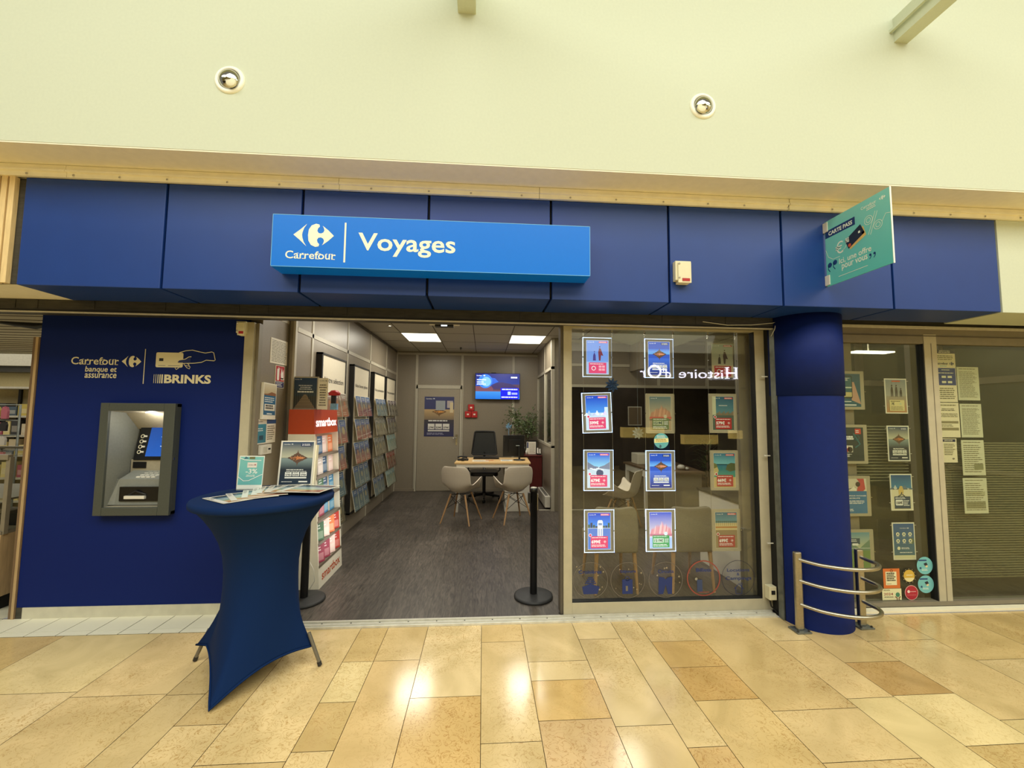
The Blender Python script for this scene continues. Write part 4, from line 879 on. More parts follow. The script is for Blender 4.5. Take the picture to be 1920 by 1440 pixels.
doc(3.957, 1.714, 4.158, 2.175, 'notice', 'tall paper notice with a blue block, topmost on the right window', 0)
doc(4.168, 1.731, 4.375, 2.026, 'dense', 'densely printed sheet right of the tall blue block notice', 1)
doc(3.957, 1.406, 4.165, 1.708, 'table', 'cream sheet with grey table bars directly under the blue block notice', 2)
doc(4.172, 1.407, 4.376, 1.700, 'dense', 'densely printed sheet right of the sheet with grey table bars', 3)
doc(3.969, 1.189, 4.120, 1.396, 'small', 'small white notice with a dark blue heading', 4)
doc(4.165, 1.079, 4.379, 1.383, 'boxes', 'printed form sheet with a grey box near its foot, right window', 5)
doc(4.153, .754, 4.376, 1.056, 'scan', 'crumpled printed sheet with grey bands, lowest paper on the right window', 6)
def stick(name, x, z, w_, h_, fn, lab):
    f = front(x, 3.3268, z, w_, h_); mb = MB(); fn(mb, f); mb.build(name, label=lab, cat='sticker', group='stickers low on the right window')
def s1(mb, f):
    mb.rect(f, 0, 0, 1, 1, (206, 112, 52), 1); mb.rect(f, .14, .16, .8, .84, (226, 222, 180), 2)
    mb.lines(f, .2, .35, .74, .80, 5, (60, 56, 44), 3, rag=.2, fill=.6); mb.ring(f, .5, .88, .06, .08, (60, 40, 30), 3); mb.lines(f, .2, .2, .5, .25, 1, (120, 110, 80), 3)
def s2(mb, f):
    mb.rect(f, 0, 0, 1, 1, (222, 220, 176), 1); mb.text(f, '2024', .08, .42, .56, .64, (150, 56, 56), 2, bold=.01); mb.lines(f, .08, .8, .55, .94, 2, (90, 90, 70), 2); mb.lines(f, .1, .22, .6, .34, 1, (60, 60, 50), 2)
    mb.disc(f, .80, .46, .11, (70, 130, 100), 2); mb.line(f, [(.66, .3), (.76, .18), (.76, 0)], .008, (110, 60, 40), 2); mb.line(f, [(.94, .3), (.86, .18), (.86, 0)], .008, (110, 60, 40), 2)
def s3(mb, f):
    mb.disc(f, .5, .5, .5, (34, 32, 22), 1, n=32); mb.disc(f, .5, .5, .38, (206, 172, 70), 2, n=32); mb.poly(f, [(.5 + .37 * math.cos(t), .5 + .37 * math.sin(t)) for t in [math.radians(q) for q in range(200, 341, 10)]], (224, 214, 160), 3); mb.lines(f, .3, .5, .75, .6, 1, (240, 236, 200), 4)
    for k in range(12): mb.disc(f, .5 + .44 * math.cos(k * .524), .5 + .44 * math.sin(k * .524), .022, (210, 200, 150), 3, n=8)
def s4(mb, f):
    mb.disc(f, .5, .5, .5, (116, 188, 190), 1, n=32); mb.rect(f, .12, .76, .62, .84, (40, 70, 120), 2); mb.poly(f, [(.42, .62), (.6, .68), (.68, .54), (.5, .48)][::-1], (36, 44, 56), 3); mb.poly(f, [(.5, .5), (.66, .54), (.68, .42), (.56, .38)][::-1], (222, 204, 160), 2); mb.lines(f, .3, .2, .8, .32, 2, (232, 240, 220), 2); mb.disc(f, .22, .36, .06, (36, 70, 110), 2)
def s5(mb, f):
    mb.disc(f, .5, .5, .5, (222, 170, 160), 1, n=32); mb.disc(f, .5, .5, .46, (172, 36, 54), 2, n=32); mb.disc(f, .28, .58, .10, (236, 210, 200), 3); mb.lines(f, .4, .54, .85, .62, 1, (236, 190, 190), 3); mb.rect(f, .16, .34, .84, .355, (226, 150, 150), 3)
stick('window_sticker', 3.345, .155, .148, .16, s1, 'square orange sticker picturing a clipboard note, low on the right window')
stick('window_sticker', 3.328, .060, .172, .092, s2, 'cream rectangular sticker with the year 2024 in red')
stick('window_sticker', 3.512, .188, .13, .13, s3, 'round gold sticker with a black beaded rim')
stick('window_sticker', 3.652, .262, .144, .144, s4, 'upper round turquoise sticker in the corner of the right window')
stick('window_sticker', 3.652, .110, .144, .144, s4, 'lower round turquoise sticker in the corner of the right window')
stick('window_sticker', 3.53, .056, .12, .12, s5, 'round red sticker low on the right window')
# ------------------------------------------------------------------ lights set into the upper wall, beams, sensors
for x, z, sx, lab in ((-1.604, 3.637, .45, 'round recessed eyeball spotlight in the upper wall, left one'), (1.447, 3.657, -.45, 'round recessed eyeball spotlight in the upper wall, right one')):
    p = thing('recessed_spotlight', (x, 2.53, z - .09), lab, 'spotlight', 'eyeball spotlights in the upper wall')
    mb = MB(); mb.lathe([(.064, .004), (.066, .012), (.080, .014), (.089, .006), (.090, 0)], 40, 'white_ring', (x, 2.55, z), axis='y'); mb.build('ring', p)
    mb = MB(); mb.lathe([(.064, .006), (.058, .022), (.045, .034), (.025, .041), (0, .044)], 32, 'mirror_cup', (x, 2.553, z), axis='y'); mb.build('reflector', p, label='mirrored metal bowl')
    mb = MB(); mb.lathe([(.030, .000), (.030, .008), (.026, .011), (0, .011)], 28, 'sensor_white', (x + sx * .055, 2.525, z - .036), axis='y'); mb.build('lamp_disc', p)
mb = MB(); mb.box(-.202, -.084, -4, 2.55, 4.20, 4.40, 'cream_wall'); mb.build('ceiling_beam', label='cream roof beam end meeting the upper wall at the top centre', cat='beam', group='roof beams')
mb = MB(); mb.box(2.862, 2.965, -4, 2.55, 4.222, 4.40, 'cream_wall'); mb.box(2.83, 2.85, -4, 2.55, 4.29, 4.31, 'cream_wall'); mb.build('ceiling_beam', label='cream roof beam running out of the top right corner', cat='beam', group='roof beams')
def sensor(x0, y, z0, w, h, lab):
    p = thing('beam_sensor', (x0 + w / 2, y, z0), lab, 'sensor', 'white box sensors')
    mb = MB(); mb.box(x0, x0 + w, y - .045, y, z0 + .02, z0 + h, 'sensor_white'); mb.box(x0 + .015, x0 + w - .004, y - .055, y - .045, z0 + .0, z0 + h * .92, 'sensor_white'); mb.box(x0 + .02, x0 + w - .01, y - .05, y, z0, z0 + .03, 'sensor_white'); mb.build('casing', p, bevel=.004)
    mb = MB(); mb.box(x0 + w * .38, x0 + w * .85, y - .058, y - .055, z0 + .012, z0 + .032, 'red_box'); mb.build('red_window', p)
    for z in (z0 + h * .85, z0 + .035): mb = MB(); mb.lathe([(.006, -.004), (.006, .004), (0, .006)], 10, 'chrome', (x0 + w * .2, y - .055, z), axis='y'); mb.build('screw', p)
sensor(1.335, 2.80, 2.505, .115, .16, 'white box sensor with a red window on the blue fascia')
sensor(-1.985, 3.455, 2.185, .075, .115, 'small white box sensor hung above the left doorpost')

# ------------------------------------------------------------------ cash machine
p = thing('cash_machine', (-2.64, 3.44, .78), 'grey framed cash machine built into the blue wall', 'cash machine')
X0, X1, Z0, Z1, Y = -2.955, -2.405, .775, 1.635, 3.41
mb = MB(); b = .062
for q in ((X0, X0 + b, Z0, Z1), (X1 - .085, X1, Z0, Z1), (X0 + b, X1 - .085, Z1 - b, Z1), (X0 + b, X1 - .085, Z0, Z0 + b)): mb.box(q[0], q[1], Y, Y + .025, q[2], q[3], 'atm_frame')
for q in ((X0, X0 + .03, Z0, Z1), (X1 - .03, X1, Z0, Z1), (X0, X1, Z1 - .03, Z1), (X0, X1, Z0, Z0 + .03)): mb.box(q[0], q[1], Y + .02, 3.48, q[2], q[3], 'atm_frame')
mb.build('surround', p, bevel=.004)
# the wall is solid behind, so the niche is a shallow lit box standing proud of it
ix0, ix1, iz0, iz1 = X0 + b, X1 - .085, Z0 + b, Z1 - b
mb = MB(); D = 3.76
mb.add([(ix0, Y + .02, iz0), (ix0, D, iz0), (ix0, D, iz1), (ix0, Y + .02, iz1)], [(0, 1, 2, 3)], 'atm_grey')
mb.add([(ix1, Y + .02, iz0), (ix1, D, iz0), (ix1, D, iz1), (ix1, Y + .02, iz1)], [(3, 2, 1, 0)], 'atm_grey')
mb.add([(ix0, Y + .02, iz1), (ix1, Y + .02, iz1), (ix1, Y + .16, iz1 - .015), (ix0, Y + .16, iz1 - .015)], [(0, 1, 2, 3)], 'atm_slope')
mb.add([(ix0, Y + .16, iz1 - .015), (ix1, Y + .16, iz1 - .015), (ix1, D - .06, iz1 - .15), (ix0, D - .06, iz1 - .15)], [(0, 1, 2, 3)], 'atm_slope')
mb.add([(ix0, Y + .02, iz0), (ix1, Y + .02, iz0), (ix1, D, iz0), (ix0, D, iz0)], [(0, 1, 2, 3)], 'atm_slope')
mb.box(ix0, ix1, D - .02, D, iz0, iz1, 'atm_slope'); mb.build('niche', p)
fs = Fr((ix0 + .03, D - .13, iz0 + .335), (1, 0, 0), (0, .22, 1), .36, .30)
mb = MB(); mb.slab(fs, 0, 0, 1, 1, -.02, 0, 'black_satin'); bz = mb.build('screen_bezel', p, bevel=.003)
mb = MB(); mb.rect(fs, .24, .10, .98, .90, (30, 76, 150), 1, 'print_screen', top=(24, 60, 124)); mb.poly(fs, [(.52 + a, .72 + b_) for a, b_ in rrect(0, 0, .3, .05, .02)], (200, 210, 220), 2, 'print_screen'); mb.text(fs, 'Bonjour', .56, .42, .84, .52, (210, 220, 235), 2, 'print_screen', bold=.02)
mb.lines(fs, .52, .36, .86, .40, 1, (170, 190, 220), 2, 'print_screen'); mb.ring(fs, .66, .24, .06, .065, (170, 190, 220), 2, 'print_screen', n=4); mb.lines(fs, .5, .62, .9, .66, 1, (110, 150, 200), 2, 'print_screen'); mb.build('screen', bz)
for i in range(4):
    mb = MB(); zz = .22 + i * .145; mb.ring(fs, .09, zz, .028, .045, (214, 208, 178), 2); mb.slab(fs, .12, zz - .022, .19, zz + .022, 0, .006, 'white_plastic'); mb.build('function_key', bz)
mb = MB(); zt = iz0 + .20
mb.add([(ix0 + .035, Y + .10, zt), (ix1, Y + .10, zt), (ix1, D - .12, zt + .05), (ix0 + .035, D - .12, zt + .05)], [(0, 1, 2, 3)], 'atm_grey')
mb.add([(ix0 + .035, Y + .07, iz0 + .005), (ix1, Y + .07, iz0 + .005), (ix1, Y + .10, zt), (ix0 + .035, Y + .10, zt)], [(0, 1, 2, 3)], 'atm_grey')
mb.add([(ix0, Y + .05, iz0 + .01), (ix0 + .035, Y + .07, iz0 + .005), (ix0 + .035, Y + .10, zt), (ix0, Y + .12, zt)], [(0, 1, 2, 3)], 'atm_grey')
mb.box(ix0 + .01, ix1, D - .12, D - .10, zt + .03, zt + .14, 'atm_slope'); cs = mb.build('console', p)
mb = MB(); mb.slab(front(ix0 + .07, Y + .068, iz0 + .035, 1, 1), 0, 0, .31, .11, -.01, .004, 'black_satin'); mb.box(ix0 + .12, ix0 + .27, Y + .045, Y + .066, iz0 + .055, iz0 + .078, 'white_plastic'); mb.tube([(ix0 + .14, Y + .064, iz0 + .085), (ix0 + .2, Y + .05, iz0 + .115), (ix0 + .27, Y + .064, iz0 + .085)], .006, 6, 'black_plastic')
mb.build('cash_slot', cs)
mb = MB(); mb.box(ix0 + .03, ix0 + .13, D - .128, D - .118, zt + .07, zt + .12, 'black_satin'); mb.build('card_slot', cs)
mb = MB()
for i in range(4):
    for j in range(4):
        xx = ix0 + .14 + i * .038 + j * .006; yy = Y + .12 + j * .032; zz = zt + .005 + j * .0095; mb.box(xx, xx + .03, yy, yy + .022, zz, zz + .012, 'white_plastic')
mb.build('keypad', cs, bevel=.002)
mb = MB(); mb.lathe([(.0, 0), (.028, 0), (.028, .004), (0, .004)], 20, 'led_white', (ix0 + .235, Y + .09, iz1 - .014)); mb.build('lamp', p)
mb = MB(); mb.box(X1, X1 + .006, Y + .01, Y + .02, 1.195, 1.215, 'chrome'); mb.build('lock', p)
l = bpy.data.lights.new('cash_machine_lamp', 'POINT'); l.energy = 1.6; l.color = (1, .96, .86); l.shadow_soft_size = .02; o = bpy.data.objects.new('cash_machine_lamp', l); COL.objects.link(o); o.location = (ix0 + .235, Y + .10, iz1 - .04)

# ------------------------------------------------------------------ standing table in its stretch cover
TC = Vector((-1.385, 2.80)); TZ = 1.05
p = thing('standing_table', (TC.x, TC.y, 0), 'tall round standing table in a dark blue stretch cover, left of the entrance', 'table')
FEET = [(-1.413, 2.381), (-.994, 2.766), (-1.36, 3.20), (-1.798, 2.86)]
mb = MB(); n = 96; rows = []
RT = .40; cx, cy = TC.x, TC.y
angs = [math.atan2(fy - cy, fx - cx) for fx, fy in FEET]; rad = [math.hypot(fx - cx, fy - cy) for fx, fy in FEET]
footz = [.010, .115, .1, .115]; frac = [1.0, .86, .86, .86]
def lobes(t):
    """radius and height of the lower hem at angle t"""
    best = min(range(4), key=lambda i: abs((t - angs[i] + math.pi) % (2 * math.pi) - math.pi))
    o2 = sorted(range(4), key=lambda i: abs((t - angs[i] + math.pi) % (2 * math.pi) - math.pi))[:2]
    i, j = o2
    di = abs((t - angs[i] + math.pi) % (2 * math.pi) - math.pi); dj = abs((t - angs[j] + math.pi) % (2 * math.pi) - math.pi)
    # straight chord between the two foot points, sagging inwards and rising in the middle
    fi = Vector((rad[i] * frac[i] * math.cos(angs[i]), rad[i] * frac[i] * math.sin(angs[i]))); fj = Vector((rad[j] * frac[j] * math.cos(angs[j]), rad[j] * frac[j] * math.sin(angs[j])))
    d = Vector((math.cos(t), math.sin(t))); e = fj - fi
    den = d.x * e.y - d.y * e.x
    r = (fi.x * e.y - fi.y * e.x) / den; s_ = (fi.x * d.y - fi.y * d.x) / den
    s_ = max(0, min(1, s_)); k = 4 * s_ * (1 - s_)
    r = r * (1 - .06 * k); z = footz[i] * (1 - s_) + footz[j] * s_ + .05 * k
    return r, z
zs = [0, .02, .05, .10, .16, .24, .33, .43, .54, .65, .75, .84, .92, .97, 1.0]
grid = []
for zi, s_ in enumerate(zs):
    row = []
    for k in range(n):
        t = 2 * math.pi * k / n; r0, z0 = lobes(t); zt = TZ - .035
        z = z0 + (zt - z0) * s_
        rt = RT - .012; rw = .205
        # hourglass: waist about half way, strong flare under the top
        if s_ < .5: q = 1 - s_ / .5; r = rw + (r0 - rw) * (q ** 1.9)
        else: q = (s_ - .5) / .5; r = rw + (rt - rw) * (q ** 2.3)
        row.append((cx + r * math.cos(t), cy + r * math.sin(t), z))
    grid.append(row)
vs = [v for r in grid for v in r]; fs_ = [(i * n + k, i * n + (k + 1) % n, (i + 1) * n + (k + 1) % n, (i + 1) * n + k) for i in range(len(zs) - 1) for k in range(n)]
mb.add(vs, fs_, 'table_cloth', smooth=True)
# hem band
hem = []
for k in range(n):
    a = grid[0][k]; c_ = grid[1][k]; hem.append(a)
mb.tube([(x, y, z + .004) for x, y, z in hem], .006, 8, 'table_cloth', closed=True)
o = mb.build('cover', p); o.modifiers.new('thickness', 'SOLIDIFY').thickness = .003
mb = MB(); mb.lathe([(0, TZ - .004), (RT - .012, TZ - .004), (RT - .001, TZ - .008), (RT + .004, TZ - .018), (RT + .002, TZ - .038), (RT - .006, TZ - .046), (RT - .02, TZ - .044)][::-1], 72, 'table_cloth', (cx, cy, 0)); mb.build('table_top', p)
for i in (1, 2, 3):
    fx, fy = FEET[i]; ax, ay = cx + (fx - cx) * .80, cy + (fy - cy) * .80; mb = MB(); mb.tube([(ax, ay, .20), (fx, fy, .012)], .011, 10, 'tube_grey'); lg = mb.build('leg', p); mb = MB(); mb.tube([(fx - (fx - ax) * .1, fy - (fy - ay) * .1, .028), (fx, fy, .006)], .013, 10, 'rubber'); mb.build('rubber_foot', lg)
fx, fy = FEET[0]; mb = MB(); mb.tube([(cx + (fx - cx) * .45, cy + (fy - cy) * .45, .3), (cx + (fx - cx) * .9, cy + (fy - cy) * .9, .014)], .009, 10, 'tube_grey'); mb.build('leg', p)
# fan of leaflets
def leaflet(p0, p1, p2, p3, z, seed, lab):
    """corners on the table: far left, far right, near right, near left"""
    o_ = Vector((*p3, z)); u = Vector((*p2, z)) - o_; v = Vector((*p0, z)) - o_
    f = Fr(o_, u, (v - u.normalized() * v.dot(u.normalized())), u.length, (v - u.normalized() * v.dot(u.normalized())).length)
    mb = MB(); mb.slab(f, 0, 0, 1, 1, -.0015, 0, 'paper')
    mb.rect(f, 0.02, .62, .97, .93, (104, 134, 150), 1, 'print_gloss', top=(60, 66, 60)); mb.rect(f, .02, .30, .97, .62, (150, 172, 140), 1, 'print_gloss', top=(176, 196, 200)); mb.rect(f, .02, .06, .97, .30, (164, 108, 66), 1, 'print_gloss', top=(222, 190, 130))
    mb.poly(f, [(.5, .06), (.62, .22), (.97, .34), (.97, .06)][::-1], (150, 84, 50), 2, 'print_gloss'); mb.rect(f, -.0, 0, .13, 1, (238, 236, 224), 2, 'print_gloss'); mb.lines(f, .02, .55, .11, .95, 3, (150, 146, 136), 3, 'print_gloss')
    mb.rect(f, .22, .82, .45, .90, (30, 40, 40), 3, 'print_gloss')
    mb.build('travel_leaflet', label=lab, cat='leaflet', group='fanned leaflets on the standing table')
ordn = ['bottommost and leftmost', 'second from the left', 'third from the left', 'fourth from the left', 'fifth from the left', 'third from the right', 'second from the right', 'topmost and rightmost']
SP = [(-1.725, 2.69, -1.44, 2.487), (-1.65, 2.817, -1.448, 2.544), (-1.593, 2.922, -1.432, 2.603), (-1.556, 2.978, -1.421, 2.684), (-1.521, 3.012, -1.423, 2.742), (-1.469, 3.03, -1.384, 2.76), (-1.407, 3.022, -1.352, 2.762), (-1.297, 3.02, -1.275, 2.77)]
for i, (fx_, fy_, nx_, ny_) in enumerate(SP):          # each leaflet's spine runs from a far to a near point on the table
    far, near = Vector((fx_, fy_)), Vector((nx_, ny_)); v = (far - near).normalized(); u = Vector((v.y, -v.x)); m_ = (far + near) / 2; h_ = .265; w_ = .285 if i > 5 else .25
    if i > 5: u = Matrix.Rotation(math.radians(-14), 2) @ u; v = Vector((-u.y, u.x))
    leaflet(m_ + v * h_ / 2, m_ + v * h_ / 2 + u * w_, m_ - v * h_ / 2 + u * w_, m_ - v * h_ / 2, TZ + .001 + .003 * i, i, f'{ordn[i]} landscape leaflet of the fan on the standing table')
# two upright holders
p1 = thing('sign_holder', (-1.58, 2.97, TZ), 'small clear stand with a turquoise minus 3 percent card on the standing table', 'sign holder')
f = Fr((-1.668, 2.975, TZ + .002), (1, .0, 0), (0, .10, 1), .166, .222)
mb = MB(); mb.slab(f, 0, 0, 1, 1, -.004, .002, 'acrylic'); mb.box(-1.668, -1.502, 2.93, 3.05, TZ, TZ + .003, 'acrylic'); mb.build('clear_stand', p1)
f = f.off(.0028); mb = MB(); mb.rect(f, 0.0, 0, 1, 1, (226, 230, 222), .5); mb.rect(f, .03, .12, .97, .97, (104, 178, 178), 1, top=(122, 190, 184)); mb.rect(f, .40, .90, .62, .97, (110, 110, 70), 2); mb.poly(f, [(.18, .90), (.25, .98), (.38, .92)], (60, 100, 120), 2)
mb.line(f, [(.03, .93), (.2, .88), (.5, .86), (.88, .86)], .004, (240, 240, 235), 3); mb.line(f, [(.03, .36), (.25, .24), (.45, .25), (.97, .44)], .004, (240, 240, 235), 3)
mb.rect(f, .34, .64, .72, .80, (222, 216, 206), 2); serif_word(mb, f, .38, .71, .58, .735, (90, 60, 70), 3, 'print', .01); logo(mb, f.sub(.60, .70, .09, .05), (150, 40, 50), 3)
mb.text(f, '-3%', .30, .46, .76, .60, (238, 240, 230), 2, bold=.01); mb.lines(f, .26, .36, .76, .43, 2, (230, 236, 226), 2, center=True); mb.build('card', p1)
p2 = thing('sign_holder', (-1.335, 3.10, TZ), 'larger leaning stand with a dark island town poster on the standing table', 'sign holder')
f = Fr((-1.452, 3.085, TZ + .003), (1, 0, 0), (0, .12, 1), .232, .315)
mb = MB(); mb.slab(f, -.02, 0, 1.02, 1.01, -.006, .0, 'white_plastic'); mb.slab(f, 1.0, 0, 1.06, .92, -.045, -.006, 'cream_trim'); mb.box(-1.45, -1.22, 3.08, 3.15, TZ - .001, TZ + .003, 'acrylic'); mb.build('stand_frame', p2)
mb = MB(); art('france', mb, f.sub(.03, .02, .94, .96)); mb.build('poster', p2)

# ------------------------------------------------------------------ barrier posts
def stanchion(x, y, lab):
    p = thing('barrier_post', (x, y, 0), lab, 'barrier post', 'black barrier posts at the entrance')
    mb = MB(); mb.lathe([(0, .004), (.165, .004), (.168, .012), (.165, .024), (.15, .030), (.05, .036), (.03, .037), (0, .037)], 48, 'rubber', (x, y, 0)); mb.build('base', p)
    mb = MB(); mb.lathe([(.031, .03), (.031, .90), (.033, .90), (.033, .93), (0, .93)], 28, 'black_satin', (x, y, 0)); mb.build('pole', p)
    mb = MB(); mb.lathe([(.026, .930), (.026, .936), (0, .938)], 24, 'rail_light', (x, y, 0)); mb.build('cap', p)
    mb = MB(); mb.box(x - .052, x - .030, y - .018, y + .018, .80, .89, 'black_plastic'); mb.box(x + .030, x + .036, y - .012, y + .012, .74, .88, 'steel'); mb.build('belt_slot', p, bevel=.002)
stanchion(.452, 3.66, 'black barrier post on a round rubber base, beside the big window')
stanchion(-1.475, 3.68, 'black barrier post on a round base, behind the blue covered table')

# ------------------------------------------------------------------ lit gift box display
p = thing('gift_display', (-1.6, 4.2, 0), 'tall lit gift box display with an orange header and six shelves', 'display stand')
def lx(z): return -1.437 - .110 * z / 1.60        # leaning lit face
fl = Fr((-1.437, 3.90, 0), (0, 1, 0), (-.11, 0, 1.6), .60, 1.604)
mb = MB()
for y0, y1 in ((3.90, 3.915), (4.485, 4.50)):
    mb.add([(-1.765, y0, 0), (lx(0) - .001, y0, 0), (lx(1.375), y0, 1.375), (-1.765, y0, 1.375), (-1.765, y1, 0), (lx(0), y1, 0), (lx(1.375), y1, 1.375), (-1.765, y1, 1.375)], [(0, 1, 2, 3), (7, 6, 5, 4), (0, 4, 5, 1), (1, 5, 6, 2), (2, 6, 7, 3), (3, 7, 4, 0)], 'unit_white')
mb.box(-1.765, -1.755, 3.915, 4.485, 0, 1.375, 'unit_white'); mb.build('carcass', p)
mb = MB(); mb.add([(-1.765, 3.9, 1.375), (lx(1.375), 3.9, 1.375), (lx(1.6), 3.9, 1.6), (-1.765, 3.9, 1.6), (-1.765, 4.5, 1.375), (lx(1.375), 4.5, 1.375), (lx(1.6), 4.5, 1.6), (-1.765, 4.5, 1.6)], [(0, 1, 2, 3), (7, 6, 5, 4), (0, 4, 5, 1), (1, 5, 6, 2), (2, 6, 7, 3), (3, 7, 4, 0)], 'orange_header')
mb.text(fl, 'smartbox', .06, .900, .94, .952, (255, 250, 244), 4, 'print_glow', bold=.022); mb.build('header', p, label='orange header with a lit white word')
mb = MB(); mb.slab(fl, .026, 0, .974, .115, -.03, .0, 'unit_white'); mb.text(fl, 'smartbox', .12, .035, .9, .085, (190, 82, 44), 2, bold=.015); mb.build('plinth', p)
shz = [.20, .395, .59, .785, .98, 1.175]
for i, z in enumerate(shz):
    mb = MB(); b0 = z / 1.6; mb.slab(fl, .02, b0 - .012, .98, b0 + .002, -.16, .004, 'shelf_edge'); mb.slab(fl, .03, b0 + .004, .97, b0 + .105, -.15, -.145, 'unit_lit'); mb.build('shelf', p)
cols_ = [(180, 60, 50), (70, 60, 130), (60, 90, 120), (230, 226, 220), (220, 120, 70), (70, 110, 80), (200, 190, 180), (60, 130, 170), (150, 60, 80), (228, 200, 190)]
pal = [[6, 2, 9, 4], [1, 6, 2, 9], [7, 5, 2, 7], [6, 8, 7, 7], [5, 9, 4, 0], [8, 8, 9, 0]]
base = None; nm = ['lowest', 'second lowest', 'third lowest', 'fourth', 'fifth', 'topmost']
for i, z in enumerate(shz):
    for k in range(4):
        a = .06 + k * .225; c = cols_[pal[5 - i][k]]; mb = MB(); f = Fr(fl.p(a, z / 1.6 + .004, -.06 + .012 * (k % 2)), fl.u, fl.v, .128, .168)
        if i in (0, 1): f = Fr(fl.p(a, z / 1.6 + .004, -.05), (Vector(fl.u) + Vector(fl.n) * .5), fl.v, .12, .165)
        mb.slab(f, 0, 0, 1, 1, -.02, 0, 'paper'); mb.rect(f, .0, 0, 1, 1, c, 1); mb.rect(f, .1, .1, .9, .5, mixc(c, (245, 240, 230), .35), 2); mb.lines(f, .12, .6, .88, .9, 2, mixc(c, (250, 250, 250), .75), 2)
        mb.build('gift_box', label=f'gift box standing on the {nm[i]} shelf of the lit display, {["nearest", "second", "third", "farthest"][k]} from the mall', cat='box', group='gift boxes in the lit display')
# power cord of the display
mb = MB(); mb.tube([(-1.56, 3.89, .22), (-1.50, 3.84, .26), (-1.462, 3.83, .20), (-1.455, 3.84, .10), (-1.50, 3.86, .03), (-1.56, 3.88, .012)], .0035, 6, 'cable_white'); mb.build('power_cord', label='thin white power cord looping at the foot of the lit display', cat='cord')
lp = area('display_light', (-1.36, 4.2, .8), (0, math.radians(90), 0), 1.1, .5, 2.2, (1, .93, .88)); 
# poster and card on top of it
f = front(-1.79, 4.0, 1.602, .232, .305); q = thing('counter_poster', f.p(.5, 0), 'tall poster of a wooden pier in a clear frame, on the orange display', 'poster')
mb = MB(); mb.slab(f, -.02, -.0, 1.02, 1.01, -.008, 0, 'acrylic_dull'); mb.build('frame', q)
mb = MB(); g_ = f.sub(.04, .03, .92, .94); sky(mb, g_, (60, 76, 84), (26, 56, 90), 'print', .4, 1); mb.rect(g_, 0, 0, 1, .4, (70, 72, 66), 1); mb.poly(g_, [(.05, 0), (.46, .45), (.56, .45), (.95, 0)][::-1], (150, 132, 104), 2)
for i in range(8): mb.rect(g_, .1 + .045 * i, .04 + i * .05, .9 - .045 * i, .055 + i * .05, (96, 84, 66), 3)
for sx in (-1, 1):
    for k in range(4): mb.line(g_, [(.5 + sx * (.44 - .09 * k), .1 * k), (.5 + sx * (.44 - .09 * k), .62 + .0 * k - .05 * k)], .004, (36, 34, 34), 3)
mb.lines(g_, .2, .60, .85, .78, 3, (210, 216, 220), 4, center=True); mb.lines(g_, .18, .50, .86, .57, 1, (236, 238, 236), 4, rag=0, fill=.7); head(mb, g_, 'print', None); mb.build('poster', q)
f = front(-1.552, 3.985, 1.602, .092, .295); mb = MB(); mb.slab(f, 0, 0, 1, 1, -.002, 0, 'paper'); serif_word(mb, f, .15, .90, .65, .925, (50, 60, 80), 2, 'print', .01); logo(mb, f.sub(.7, .89, .2, .04), (50, 60, 100), 2); mb.lines(f, .12, .1, .88, .82, 9, (120, 112, 100), 2, center=True); mb.build('price_card', label='narrow white price card standing beside the pier poster', cat='card')
mb = MB(); mb.box(-1.46, -1.40, 4.06, 4.10, 1.602, 1.66, 'ribbon_sky'); mb.box(-1.455, -1.415, 4.06, 4.09, 1.66, 1.74, 'black_plastic'); mb.lathe([(0, 1.735), (.05, 1.74), (.055, 1.76), (.03, 1.785), (0, 1.79)], 16, 'red_box', (-1.43, 4.075, 0)); mb.build('small_figure', label='small dark figure with a red top on the orange display', cat='ornament')

